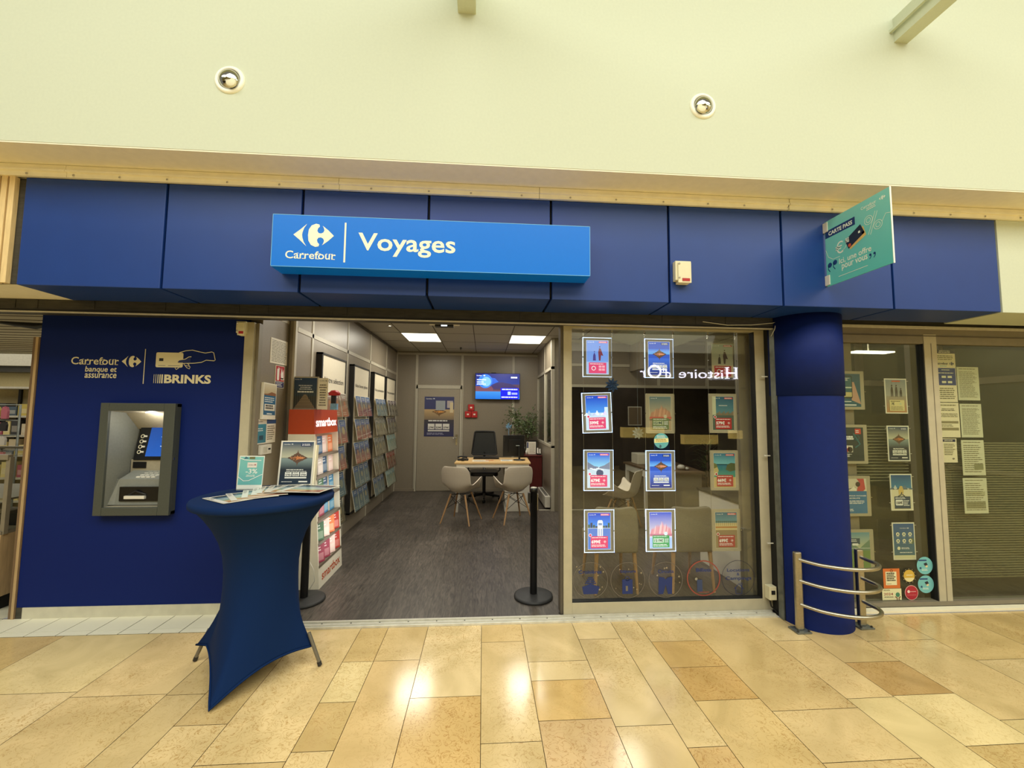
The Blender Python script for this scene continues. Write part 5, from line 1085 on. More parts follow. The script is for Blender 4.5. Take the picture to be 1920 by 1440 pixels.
# ------------------------------------------------------------------ brochure racks on the left wall
def rack(y0, wd, title, nrow, pal, lab, idx):
    p = thing('brochure_rack', (-1.75, y0 + wd / 2, .24), lab, 'brochure rack', 'brochure racks on the left wall')
    zb, zt = .25, 2.215; mb = MB(); xf = -1.715
    mb.box(-1.779, xf, y0, y0 + .03, zb, zt, 'rack_dark'); mb.box(-1.779, xf, y0 + wd - .02, y0 + wd, zb, zt, 'rack_dark'); mb.box(-1.779, xf, y0, y0 + wd, zt - .02, zt, 'rack_dark'); mb.box(-1.779, xf, y0, y0 + wd, zb, zb + .02, 'rack_dark'); mb.build('frame', p)
    mb = MB(); mb.box(-1.775, xf - .008, y0 + .03, y0 + wd - .02, zb + .02, zt - .02, 'rack_white'); f = side(xf - .008, y0 + .03, zb, wd - .05, zt - zb); mb.text(f, title, .10, .842, .92, .872, (44, 40, 34), 2, bold=.01); mb.build('back_panel', p)
    top = 1.80; st = .312; bw = (wd - .08) / 3
    for r in range(nrow):
        z1 = top - r * st; z0 = z1 - .275
        mb = MB(); f = Fr((xf + .075, y0 + .03, z0 - .01), (0, 1, 0), (-.055, 0, .275), wd - .05, .29); mb.slab(f, 0, 0, 1, .72, 0, .003, 'film'); mb.slab(f, 0, 0, 1, .01, -.07, .003, 'acrylic'); mb.slab(f, .99, 0, 1.0, .85, -.05, .003, 'acrylic'); mb.build('pocket', p)
        for k in range(3):
            f = Fr((xf + .066, y0 + .04 + k * (bw + .005), z0), (0, 1, 0), (-.052, 0, .275), bw - .012, .28); c = pal[r % len(pal)]; mb = MB()
            c1, c2 = c
            mb.slab(f, 0, 0, 1, 1, -.006, 0, 'paper'); mb.rect(f, .02, 0, .98, .45, c2, 1, 'print_gloss', top=mixc(c1, c2, .6)); mb.rect(f, .02, .45, .98, .98, mixc(c1, c2, .4), 1, 'print_gloss', top=c1)
            rn = random.Random(idx * 50 + r * 3 + k); 
            mb.lines(f, .15, .78, .85, .93, 2, mixc(c1, (240, 236, 220), .7), 2, 'print_gloss', center=True, seed=k); mb.disc(f, .5 + .1 * (rn.random() - .5), .45 + .1 * rn.random(), .16 + .08 * rn.random(), mixc(c2, (200, 180, 140), rn.random()), 2, 'print_gloss', n=9)
            mb.lines(f, .12, .06, .88, .22, 2, mixc(c2, (236, 230, 220), .6), 2, 'print_gloss')
            mb.build('brochure', label=f'brochure in {["the top", "the second", "the third", "the fourth", "the fifth"][r]} row of the {["nearest", "second", "third", "farthest"][idx]} wall rack, {["left", "middle", "right"][k]} slot', cat='brochure', group='brochures in the wall racks')
BL = ((86, 120, 164), (192, 108, 88)); GR = ((110, 116, 112), (140, 120, 96)); TE = ((130, 168, 168), (200, 210, 200)); RE = ((150, 66, 50), (140, 60, 44)); DK = ((80, 70, 84), (104, 96, 88)); NV = ((74, 98, 134), (112, 134, 146)); OR = ((134, 124, 112), (196, 116, 84))
rack(4.49, .78, 'Notre sélection', 5, [OR, BL, BL, NV, GR], 'brochure rack headed Notre sélection, nearest to the entrance', 0)
rack(5.58, .75, 'Nos bons plans', 5, [BL, BL, BL, NV, NV], 'brochure rack headed Nos bons plans, second from the entrance', 1)
rack(6.60, .72, 'Nos partenaires', 5, [NV, GR, GR, GR, NV], 'brochure rack headed Nos partenaires, third from the entrance', 2)
rack(7.43, .74, 'Nos partenaires', 5, [DK, DK, TE, RE, TE], 'farthest brochure rack, in the back left corner beside the door wall', 3)

# ------------------------------------------------------------------ papers and signs on the wall by the entrance
def wallp(name, y0, z0, y1, z1, fn, lab, cat, slant=0, t=.003):
    f = Fr((-1.8385, y0, z0), (0, 1, slant), (0, 0, 1), y1 - y0, z1 - z0); mb = MB(); mb.slab(f, 0, 0, 1, 1, -.002, t, 'paper'); fn(mb, f.off(t)); mb.build(name, label=lab, cat=cat)
wallp('paper_notice', 3.668, 2.0, 3.972, 2.222, lambda m_, f: m_.lines(f, .06, .06, .94, .94, 15, (130, 124, 108), 2, rag=.1, fill=.4), 'white printed notice at the top of the wall by the entrance', 'paper', .02, .0008)
def fire(m_, f):
    m_.rect(f, .04, .30, .96, .98, (176, 34, 40), 1); m_.poly(f, rrect(.16, .34, .40, .86, .06), (236, 230, 220), 2); m_.line(f, [(.28, .86), (.28, .92), (.48, .84)], .006, (236, 230, 220), 2)
    m_.poly(f, [(.62, .40), (.56, .62), (.66, .92), (.74, .70), (.86, .86), (.9, .50), (.82, .40)][::-1], (236, 230, 220), 2); m_.rect(f, .60, .36, .9, .46, (236, 230, 220), 2); m_.rect(f, .04, .02, .96, .28, (44, 44, 92), 1); m_.lines(f, .12, .06, .88, .26, 3, (220, 220, 220), 2)
wallp('fire_sign', 3.765, 1.79, 3.93, 1.99, fire, 'red and white fire extinguisher sign on the wall by the entrance', 'sign', .01)
def postA(m_, f):
    m_.rect(f, .04, .66, .96, .97, (190, 170, 130), 1, top=(214, 206, 180)); m_.poly(f, [(.04, .66), (.96, .66), (.96, .73), (.6, .76), (.3, .70), (.04, .69)], (140, 96, 66), 2); m_.rect(f, .04, .12, .96, .66, (50, 104, 140), 1); m_.lines(f, .1, .46, .9, .62, 3, (224, 230, 230), 2); m_.rect(f, .10, .24, .90, .42, (226, 222, 206), 2); m_.lines(f, .18, .27, .82, .40, 2, (90, 90, 90), 3, rag=.1, fill=.7); m_.rect(f, .3, .14, .7, .17, (220, 226, 226), 2)
wallp('wall_poster', 3.552, 1.515, 3.765, 1.822, postA, 'blue framed poster with a sunset and white text block by the entrance', 'poster', -.03, .02)
def postB(m_, f):
    m_.rect(f, 0, .04, .48, .80, (46, 120, 140), 1, top=(60, 140, 160)); m_.rect(f, 0, .82, .48, .99, (224, 216, 200), 1); serif_word(m_, f, .05, .88, .3, .92, (70, 60, 80), 2, 'print', .01); m_.rect(f, .5, .80, 1, .99, (50, 90, 140), 1); m_.lines(f, .54, .12, .95, .74, 7, (140, 130, 110), 2); m_.lines(f, .05, .5, .42, .66, 2, (220, 230, 226), 2); m_.rect(f, .14, .16, .34, .34, (30, 70, 90), 2)
wallp('wall_poster', 3.51, 1.31, 3.82, 1.515, postB, 'small turquoise and white information sheet under the sunset poster', 'poster', .0, .0008)
mb = MB(); mb.box(-1.84, -1.815, 3.555, 3.72, 1.222, 1.30, 'white_plastic'); mb.box(-1.815, -1.810, 3.59, 3.64, 1.238, 1.285, 'rail_light'); mb.box(-1.8145, -1.812, 3.665, 3.70, 1.255, 1.27, 'black_gap')
mb.build('light_switch', label='white wall switch box under the information sheet', cat='switch', bevel=.004)
# ------------------------------------------------------------------ shop interior
# ceiling lamps
for x, lab in ((-1.04, 'left of the two square lit ceiling panels in the shop'), (.72, 'right of the two square lit ceiling panels in the shop')):
    p = thing('ceiling_light', (x, 6.97, 2.83), lab, 'ceiling light', 'square ceiling lights in the shop')
    mb = MB(); mb.box(x - .275, x + .275, 6.575, 7.325, 2.838, 2.846, 'lamp_white'); mb.build('diffuser', p)
    mb = MB()
    for q in ((x - .288, x - .275, 6.56, 7.34), (x + .275, x + .288, 6.56, 7.34), (x - .275, x + .275, 6.56, 6.575), (x - .275, x + .275, 7.325, 7.34)): mb.box(*q, 2.836, 2.846, 'panel_joint')
    mb.build('frame', p)
    area('shop_lamp_and_fill', (x, 6.95, 2.82), (0, 0, 0), .5, .7, 18, (1, .95, .84))
# added fill lights without fixtures, nearer the front and over the right part
for x, y, pw in ((-1.04, 4.7, 20), (.5, 4.7, 18), (1.9, 5.4, 16), (3.9, 4.6, 7), (2.9, 7.8, 5)):
    area('shop_lamp_and_fill', (x, y, 2.82), (0, 0, 0), .5, .7, pw, (1, .95, .84))
l = area('store_light', (-8, 7, 2.7), (0, 0, 0), 6, 5, 110, (1, .95, .82))
l = area('office_light', (7.0, 5.5, 2.7), (0, 0, 0), 1, 2, 10, (.9, 1, .75))
for x, y in ((-1.378, 6.06), ):
    mb = MB(); mb.lathe([(.016, 2.838), (.03, 2.836), (.033, 2.845)], 20, 'chrome', (x, y, 0)); mb.lathe([(0, 2.839), (.016, 2.838)], 16, 'lamp_white', (x, y, 0)); mb.build('downlight', label='small round downlight in the shop ceiling near the left wall', cat='light')
mb = MB(); mb.lathe([(.02, 2.845), (.018, 2.82), (.006, 2.815), (.012, 2.80), (0, 2.795)], 16, 'rail_dark', (-.452, 7.96, 0)); mb.build('sprinkler', label='small sprinkler head hanging from the shop ceiling', cat='sprinkler')
p = thing('exit_sign', (-.35, 3.6, 2.30), 'emergency exit light under the header above the entrance', 'sign')
mb = MB(); mb.box(-.48, -.22, 3.575, 3.625, 2.345, 2.362, 'white_plastic'); mb.box(-.43, -.27, 3.57, 3.63, 2.328, 2.345, 'black_plastic'); mb.box(-.36, -.34, 3.59, 3.61, 2.38, 2.845, 'white_plastic'); mb.build('housing', p, bevel=.003)
mb = MB(); mb.box(-.375, -.325, 3.567, 3.571, 2.331, 2.341, 'led_white', ); mb.build('lamp', p)
# television
p = thing('television', (.29, 8.5, 1.87), 'wall mounted television showing a blue travel picture', 'television')
mb = MB(); mb.box(-.178, .748, 8.47, 8.51, 1.862, 2.405, 'black_satin'); mb.box(.0, .55, 8.51, 8.57, 2.0, 2.3, 'black_plastic'); mb.box(.15, .25, 8.46, 8.50, 2.405, 2.418, 'black_plastic'); mb.build('casing', p, bevel=.004)
f = front(-.168, 8.4695, 1.872, .906, .523); mb = MB(); S = 'print_screen'
mb.rect(f, 0, .5, 1, 1, (46, 60, 130), 1, S, top=(36, 40, 110)); mb.rect(f, 0, 0, 1, .5, (40, 110, 200), 1, S, top=(60, 70, 120)); mb.rect(f, 0, .3, .6, .5, (110, 70, 80), 2, S); mb.rect(f, .4, .34, 1, .58, (80, 60, 76), 2.2, S); mb.rect(f, 0, 0, .6, .3, (30, 100, 190), 2.5, S, top=(60, 130, 200))
mb.poly(f, [(.0, .52), (.08, .72), (.28, .86), (.44, .82), (.52, .68), (.36, .56)][::-1], (44, 90, 190), 3, S); mb.disc(f, .22, .7, .16, (60, 120, 210), 3.2, S); mb.disc(f, .24, .68, .11, (120, 180, 235), 3.4, S); mb.poly(f, [(.36, .5), (.44, .62), (.6, .66), (.8, .6), (.98, .44), (.98, .38), (.4, .4)][::-1], (60, 50, 90), 3, S)
for i, z in enumerate((.76, .67, .59)): mb.lines(f, .03, z - .04, .26, z + .02, 1, (230, 236, 255), 4, S, rag=.3, fill=.6, seed=i)
serif_word(mb, f, .02, .90, .14, .94, (240, 240, 255), 4, S, .01); logo(mb, f.sub(.17, .89, .05, .06), (240, 240, 255), 4, S); mb.lines(f, .80, .80, .96, .90, 1, (230, 236, 255), 4, S, fill=.6); mb.rect(f, .57, .0, .98, .44, (24, 30, 200), 4, S); mb.lines(f, .60, .34, .95, .42, 1, (200, 210, 255), 5, S, fill=.6, rag=0)
mb.poly(f, rrect(.73, .17, .80, .30, .01), (170, 190, 255), 5, S); mb.rect(f, .82, .18, .95, .26, (150, 160, 240), 5, S); mb.lines(f, .59, .04, .95, .12, 1, (235, 240, 255), 5, S, fill=.5, rag=0); mb.build('screen', p)
# door poster
f = front(-1.20, 8.542, 1.10, .60, .81); mb = MB(); mb.slab(f, 0, 0, 1, 1, -.002, 0, 'paper'); g_ = f
mb.rect(g_, 0, .68, 1, 1, (52, 56, 100), 1); mb.rect(g_, 0, .42, 1, .68, (120, 104, 84), 1, top=(190, 160, 110)); mb.rect(g_, 0, 0, 1, .42, (44, 44, 84), 1, top=(60, 56, 60)); mount(mb, g_, .5, .62, .5, .12, 'print', (214, 150, 60), (110, 84, 50)); head(mb, g_, 'print', None); mb.rect(g_, .38, .66, .70, .90, (150, 156, 160), 2.5); mb.rect(g_, .76, .72, .96, .90, (170, 160, 160), 2.5); mb.rect(g_, .86, .60, .97, .86, (206, 190, 150), 3)
mb.lines(g_, .14, .37, .78, .41, 1, (230, 228, 220), 5, rag=0, fill=.7)
for i, t in enumerate(('279€', '329€', '379€')): mb.rect(g_, .13 + .25 * i, .18, .35 + .25 * i, .32, (220, 216, 206), 4); mb.text(g_, t, .15 + .25 * i, .20, .33 + .25 * i, .25, (30, 30, 40), 5, bold=.03)
mb.rect(g_, .13, .13, .85, .16, (220, 216, 206), 4); mb.lines(g_, .1, .04, .9, .1, 2, (160, 160, 180), 4); mb.build('door_poster', label='dark island town poster taped on the beige back door', cat='poster')
# alarm boxes
for x, z, lab in ((-.252, 1.63, 'upper red fire alarm box on the back wall'), (-.315, 1.49, 'lower left red fire alarm box on the back wall'), (-.185, 1.49, 'lower right red fire alarm box on the back wall')):
    p = thing('fire_alarm', (x, 8.56, z), lab, 'fire alarm', 'red alarm boxes on the back wall')
    mb = MB(); mb.box(x - .062, x + .062, 8.53, 8.58, z, z + .13, 'red_box'); mb.build('box', p, bevel=.006)
    mb = MB(); mb.box(x - .02, x + .02, 8.526, 8.53, z + .05, z + .08, 'paper'); mb.build('button', p)
# desk
p = thing('desk', (.16, 7.1, 0), 'light wood desk with white edge and white drawer side, facing two shell chairs', 'desk')
mb = MB(); mb.add([(-.45, 6.72, .765), (.775, 6.72, .765), (.80, 7.50, .765), (-.42, 7.50, .765), (-.45, 6.72, .79), (.775, 6.72, .79), (.80, 7.50, .79), (-.42, 7.50, .79)], [(0, 3, 2, 1), (4, 5, 6, 7), (0, 1, 5, 4), (1, 2, 6, 5), (2, 3, 7, 6), (3, 0, 4, 7)], 'wood_top'); mb.build('desktop', p, bevel=.002)
mb = MB(); mb.box(-.42, .75, 6.74, 6.78, .71, .765, 'white_plastic'); mb.box(-.42, -.38, 6.78, 7.45, .71, .765, 'white_plastic'); mb.build('frame', p)
mb = MB(); mb.prism(front(0, 6.76, 0), [(-.42, .71), (-.36, .71), (-.385, 0), (-.42, 0)][::-1], -.03, .03, 'white_plastic'); mb.build('leg', p)
mb = MB(); mb.prism(front(0, 7.42, 0), [(-.42, .71), (-.36, .71), (-.385, 0), (-.42, 0)][::-1], -.03, .03, 'white_plastic'); mb.build('leg', p)
mb = MB(); mb.box(.36, .765, 6.76, 7.3, 0.005, .70, 'white_plastic'); mb.build('pedestal', p, bevel=.003)
# desk things
q = thing('monitor', (.53, 7.1, .79), 'black computer monitor seen from behind on the desk', 'monitor')
mb = MB(); f = Fr((.345, 7.08, .85), (1, .12, 0), (0, -.08, 1), .37, .36); mb.slab(f, 0, 0, 1, 1, -.02, .0, 'black_plastic'); mb.slab(f, .25, .2, .8, .8, 0, .015, 'black_plastic'); mb.slab(f, .03, .72, .06, .95, 0, .002, 'rail_dark'); mb.build('screen', q, bevel=.004)
mb = MB(); mb.tube([(.61, 7.05, 1.03), (.62, 7.04, .80)], .016, 10, 'black_plastic'); mb.tube([(.56, 7.05, 1.035), (.62, 7.05, 1.035)], .008, 8, 'steel_guide'); mb.lathe([(.10, 0), (.10, .012), (.02, .02), (0, .02)], 28, 'black_plastic', (.62, 7.06, .79)); mb.build('stand', q)
q = thing('desk_phone', (-.36, 7.0, .79), 'black desk phone at the left end of the desk', 'phone')
mb = MB(); mb.box(-.42, -.24, 6.98, 7.14, .79, .815, 'black_plastic'); mb.box(-.35, -.30, 6.90, 7.0, .79, .84, 'black_plastic'); mb.build('base', q, bevel=.006)
mb = MB(); mb.tube([(-.42, 7.06, .84), (-.36, 7.05, .855), (-.26, 7.06, .84)], [.018, .012, .018], 8, 'black_plastic'); mb.tube([(-.325, 6.95, .84), (-.318, 6.95, .93)], .003, 6, 'black_plastic'); mb.build('handset', q)
mb = MB(); mb.box(-.16, .28, 7.20, 7.34, .79, .825, 'black_satin'); mb.build('document_tray', label='flat black tray lying across the desk before the office chair', cat='tray', bevel=.004)
for (a, b_, c_, d_, z, lab) in ((-.17, 6.86, .10, 7.02, .791, 'plain white sheet lying near the middle of the desk'), (.30, 6.90, .50, 7.12, .791, 'white printed papers lying left of the monitor foot')):
    mb = MB(); mb.box(a, c_, b_, d_, z, z + .004, 'paper'); mb.lines(Fr((a, b_, z + .004), (1, 0, 0), (0, 1, 0), c_ - a, d_ - b_), .1, .1, .9, .9, 6, (150, 170, 180), 1); mb.build('paper_sheet', label=lab, cat='paper', group='papers on the desk')
mb = MB(); mb.tube([(.05, 6.95, .80), (.18, 6.97, .80)], .004, 6, 'orange_header'); mb.build('pen', label='short pen lying on the sheet on the desk', cat='pen')
# office chair
p = thing('office_chair', (.02, 7.75, 0), 'black mesh office chair behind the desk', 'chair'); cxo, cyo = .03, 7.72
mb = MB(); f = Fr((cxo - .235, cyo + .17, .80), (1, 0, 0), (0, .12, 1), .47, .44); mb.prism(f, [(.0, .03), (.05, 0), (.95, 0), (1, .03), (.90, .96), (.86, 1), (.14, 1), (.10, .96)], -.025, -.012, 'black_mesh'); mb.build('backrest', p)
mb = MB(); mb.tube([f.p(a, b_, -.01) for a, b_ in ((.0, .03), (.05, 0), (.95, 0), (1, .03), (.90, .96), (.86, 1), (.14, 1), (.10, .96))], .014, 8, 'black_plastic', closed=True); mb.build('back_frame', p)
mb = MB(); mb.prism(Fr((cxo, cyo, .46), (1, 0, 0), (0, 1, 0)), rrect(-.25, -.28, .25, .2, .08), 0, .07, 'black_satin'); mb.build('seat', p, bevel=.015)
for s_ in (-1, 1): mb = MB(); mb.tube([(cxo + s_ * .24, cyo, .5), (cxo + s_ * .29, cyo, .54), (cxo + s_ * .29, cyo, .70)], .014, 8, 'black_plastic'); mb.box(cxo + s_ * .29 - .04, cxo + s_ * .29 + .04, cyo - .14, cyo + .12, .70, .73, 'black_plastic'); mb.build('armrest', p, bevel=.006)
mb = MB(); mb.tube([(cxo, cyo, .46), (cxo, cyo, .10)], .03, 12, 'black_satin'); mb.tube([(cxo, cyo + .05, .46), (cxo, cyo + .22, .55), (cxo, cyo + .2, .85)], .022, 8, 'black_plastic'); mb.build('column', p)
for k in range(5):
    t = math.radians(90 + 72 * k + 180); mb = MB(); mb.tube([(cxo, cyo, .11), (cxo + .3 * math.cos(t), cyo + .3 * math.sin(t), .08)], [.028, .018], 8, 'black_satin'); ft = mb.build('foot', p)
    mb = MB(); mb.lathe([(0, -.022), (.026, -.022), (.03, 0), (.026, .022), (0, .022)], 16, 'black_satin', (cxo + .3 * math.cos(t), cyo + .3 * math.sin(t), .032), axis='y'); mb.build('castor', ft)
# shell chairs
def shell_chair(x, y, rz, lab, first=None):
    if first is not None:
        r = copy_tree(first); r.location = (x, y, 0); r.rotation_euler = (0, 0, rz); r['label'] = lab; return r
    p = thing('shell_armchair', (0, 0, 0), lab, 'chair', 'shell armchairs')
    P = [(.21, .455, .17, .00, 0, .35), (.15, .445, .225, .03, 0, .6), (.06, .435, .265, .12, 0, .9), (-.03, .43, .29, .205, 0, 1), (-.10, .435, .30, .235, .03, 1), (-.165, .45, .285, .17, .07, 1), (-.215, .49, .24, .05, .07, 1), (-.245, .56, .225, .0, .06, 1), (-.262, .64, .228, .0, .06, 1), (-.278, .72, .225, .0, .055, 1), (-.290, .79, .20, .0, .045, 1), (-.296, .825, .15, -.012, .035, 1)]
    n = 14; vs = []
    for (py_, pz_, hw, dz, dy, e) in P:
        for k in range(n + 1):
            u = -1 + 2 * k / n; a = abs(u)
            vs.append((hw * u * (1 + .0 * a), py_ + dy * u * u + (.10 * a ** 2 if dz > .15 else 0), pz_ + dz * max(0, a - .3) ** 1.25 / (.7 ** 1.25) + .012 * a * a))
    fs_ = [(i * (n + 1) + k, i * (n + 1) + k + 1, (i + 1) * (n + 1) + k + 1, (i + 1) * (n + 1) + k) for i in range(len(P) - 1) for k in range(n)]
    mb = MB(); mb.add(vs, fs_, 'shell_white', smooth=True); o = mb.build('seat_shell', p); s_ = o.modifiers.new('thickness', 'SOLIDIFY'); s_.thickness = .011; s_.offset = 0; q = o.modifiers.new('smooth', 'SUBSURF'); q.levels = 1; q.render_levels = 2
    for sx in (-1, 1):
        for sy in (-1, 1): mb = MB(); mb.tube([(sx * .11, sy * .11 - .02, .415), (sx * .225, sy * .225 - .0, 0.006)], [.015, .010], 10, 'wood_leg'); mb.build('leg', p)
    mb = MB()
    def lp_(sx, sy, t): return (sx * (.11 + .115 * t), sy * (.11 + .115 * t) - .02 * (1 - t), .415 * (1 - t))
    C4 = [(-1, -1), (1, -1), (1, 1), (-1, 1)]
    for i in range(4):
        a, b_ = C4[i], C4[(i + 1) % 4]; mb.tube([lp_(*a, .05), lp_(*b_, .5)], .004, 6, 'black_plastic'); mb.tube([lp_(*b_, .05), lp_(*a, .5)], .004, 6, 'black_plastic')
    for a in C4: mb.tube([lp_(*a, .02), (0, -.01, .40)], .005, 6, 'black_plastic')
    mb.build('wire_brace', p)
    p.location = (x, y, 0); p.rotation_euler = (0, 0, rz); return p
sc0 = shell_chair(-.30, 6.19, math.radians(-22), 'white shell armchair on wooden legs, left one before the light wood desk')
shell_chair(.45, 6.22, math.radians(19), 'white shell armchair on wooden legs, right one before the light wood desk', sc0)
shell_chair(1.93, 5.75, math.radians(55), 'pale shell armchair seen through the big window before the second desk', sc0)
# dark red cabinet with things on it
p = thing('cabinet', (1.0, 8.05, 0), 'dark red wooden cabinet in the back right corner of the shop', 'cabinet')
mb = MB(); mb.box(.86, 1.115, 7.80, 8.5, 0.006, .775, 'red_wood'); mb.build('body', p, bevel=.003)
mb = MB(); mb.box(.70, 1.117, 7.78, 8.52, .777, .80, 'red_wood'); mb.build('top', p, bevel=.003)
mb = MB(); mb.lathe([(0, 0), (.022, 0), (.023, .075), (.012, .09), (.008, .10), (.012, .115), (0, .12)], 18, 'white_plastic', (.83, 7.86, .80)); mb.build('pump_bottle', label='small clear white pump bottle on the dark red cabinet', cat='bottle')
q = thing('picture_frame', (.93, 7.98, .80), 'black edged picture frame standing on the dark red cabinet', 'frame'); f = front(.84, 7.98, .80, .18, .24); mb = MB(); mb.slab(f, -.12, 0, 1.12, 1.12, -.012, -.002, 'black_plastic'); mb.build('frame', q); mb = MB(); mb.slab(f, 0, .02, 1, 1, -.002, 0, 'paper'); mb.rect(f, .04, .5, .2, .96, (60, 70, 110), 1); mb.lines(f, .3, .1, .94, .9, 8, (180, 170, 150), 1); mb.build('picture', q)
mb = MB(); mb.box(1.03, 1.10, 7.86, 7.92, .80, .83, 'black_plastic'); mb.prism(side(1.03, 7.86, .83), [(0, 0), (.06, 0), (.05, .10), (.035, .10)], 0, .025, 'white_plastic'); mb.prism(side(1.075, 7.86, .83), [(0, 0), (.06, 0), (.05, .08), (.035, .08)], 0, .02, 'white_plastic'); mb.build('cordless_phone', label='white cordless phone in its dark cradle on the cabinet', cat='phone')
# plant
p = thing('potted_plant', (.86, 8.28, .80), 'leafy green potted plant behind the monitor in the back corner', 'plant'); rn = random.Random(11)
mb = MB(); mb.lathe([(0, 0), (.07, 0), (.09, .14), (.08, .14), (0, .12)], 24, 'rail_dark', (.86, 8.28, .80)); mb.build('pot', p)
mb = MB(); tips = []
for k in range(9):
    t = rn.uniform(0, 6.28); R_ = rn.uniform(.08, .30); hz = rn.uniform(1.3, 1.72); a = (.86, 8.28, .93); c_ = (.84 + R_ * math.cos(t) * 1.1, 8.26 + min(R_, .2) * math.sin(t) * .7, hz); m_ = ((a[0] + c_[0]) / 2 - .02, (a[1] + c_[1]) / 2, (a[2] + c_[2]) / 2 + .06); mb.tube([a, m_, c_], [.008, .005, .002], 6, 'stem'); tips.append((m_, c_))
tips.append(((.70, 8.22, 1.35), (.50, 8.2, 1.70))); mb.tube([(.86, 8.28, .93), (.70, 8.22, 1.35), (.50, 8.2, 1.70)], [.008, .005, .002], 6, 'stem'); tips.append(((.66, 8.2, 1.2), (.48, 8.18, 1.45)))
mb.build('stems', p)
mb = MB()
for i in range(900):
    m_, c_ = rn.choice(tips); s_ = rn.random(); b0 = Vector(m_).lerp(Vector(c_), s_) + Vector((rn.gauss(0, .055), rn.gauss(0, .04), rn.gauss(0, .055))); b0.y = min(b0.y, 8.5)
    if b0.x > 1.08 or b0.z < 1.02: continue
    d = Vector((rn.uniform(-1, 1), rn.uniform(-.6, .3), rn.uniform(-1.2, .3))).normalized(); w_ = d.cross(Vector((rn.uniform(-1, 1), rn.uniform(-1, 1), rn.uniform(-1, 1)))).normalized(); Lf = rn.uniform(.045, .075)
    mb.add([b0, b0 + d * Lf * .5 + w_ * Lf * .19, b0 + d * Lf, b0 + d * Lf * .5 - w_ * Lf * .19], [(0, 1, 2, 3)], 'leaf')
mb.build('leaves', p)
mb = MB(); rn = random.Random(3)
for k in range(14):
    t = rn.uniform(0, 6.28); mb.tube([(.505, 8.14, 1.33), (.505 + .035 * math.cos(t), 8.12, 1.33 + .03 * math.sin(t)), (.505 + .07 * math.cos(t + .3), 8.13, 1.33 + .06 * math.sin(t + .3))], [.007, .009, .003], 6, 'ribbon_sky')
mb.tube([(.505, 8.14, 1.33), (.52, 8.2, 1.40)], .004, 6, 'ribbon_sky'); mb.tube([(.505, 8.14, 1.33), (.50, 8.14, 1.20), (.515, 8.14, 1.10)], .006, 6, 'ribbon_sky'); mb.build('ribbon_bow', label='light blue ribbon tied on the left side of the potted plant', cat='bow')
# heater
p = thing('heater', (1.07, 7.5, .05), 'low white wall heater at the foot of the glass partition', 'heater'); mb = MB(); mb.box(1.03, 1.12, 6.86, 7.76, .04, .22, 'white_plastic'); mb.build('body', p, bevel=.008)
mb = MB()
for k in range(7): mb.box(1.05, 1.10, 6.95 + k * .11, 7.03 + k * .11, .2205, .2225, 'rail_dark')
mb.build('grille', p)
# ------------------------------------------------------------------ seen through the big window
def lounge(x, y, lab, first=None):
    if first is not None: r = copy_tree(first); r.location = r.location + Vector((x, 0, 0)); r['label'] = lab; return r
    p = thing('upholstered_chair', (1.19, 3.85, 0), lab, 'chair', 'upholstered chairs behind the big window')
    f = front(.985, 3.66, .355, .41, .40); mb = MB(); mb.prism(f, [(0.02, .0), (.98, 0), (1, .5), (.97, .9), (.9, 1), (.6, .97), (.4, .97), (.1, 1), (.03, .9), (0, .5)], -.07, 0, 'lounge_fabric'); mb.build('backrest', p, bevel=.02)
    mb = MB(); mb.prism(Fr((.985, 3.74, .35), (1, 0, 0), (0, 1, 0)), rrect(0, 0, .41, .42, .06), 0, .11, 'lounge_fabric'); mb.build('seat', p, bevel=.02)
    for sx, sy in ((0, 0), (1, 0), (0, 1), (1, 1)): mb = MB(); mb.tube([(1.02 + sx * .34, 3.70 + sy * .36, .35), (.995 + sx * .38, 3.665 + sy * .45, .006)], [.019, .011], 10, 'wood_leg'); mb.build('leg', p)
    return p
l0 = lounge(0, 0, 'taupe upholstered chair with its back to the big window, left one')
lounge(.70, 0, 'taupe upholstered chair with its back to the big window, right one', l0)
p = thing('low_cabinet', (2.55, 4.1, 0), 'white low cabinet end behind the right part of the big window', 'cabinet')
mb = MB(); mb.box(2.375, 2.85, 3.70, 4.46, 0.006, .76, 'white_plastic'); mb.build('body', p, bevel=.003); mb = MB(); mb.box(2.36, 2.86, 3.68, 4.48, .762, .785, 'rail_dark'); mb.build('top', p)
p = thing('desk', (2.85, 6.4, 0), 'second desk with a wood top and grey end panel seen through the big window', 'desk')
fd = [(2.47, 7.20), (2.50, 6.2), (2.60, 5.85), (3.22, 5.85), (3.4, 7.2)]
mb = MB(); mb.prism(Fr((0, 0, .725), (1, 0, 0), (0, 1, 0)), fd[::-1][::-1], 0, .03, 'wood_edge'); mb.build('desktop', p)
mb = MB(); mb.box(2.62, 3.18, 5.88, 5.91, 0.006, .72, 'lounge_fabric'); mb.box(2.50, 2.53, 6.2, 7.15, .62, .72, 'white_plastic'); mb.box(2.49, 2.54, 7.1, 7.15, 0.006, .72, 'white_plastic'); mb.box(2.50, 2.54, 6.3, 6.35, .006, .62, 'white_plastic'); mb.build('modesty_panel', p)
mb = MB(); mb.box(2.56, 2.80, 6.75, 7.05, .756, .93, 'unit_white'); mb.build('printer', label='pale boxy printer on the second desk', cat='printer', bevel=.01)
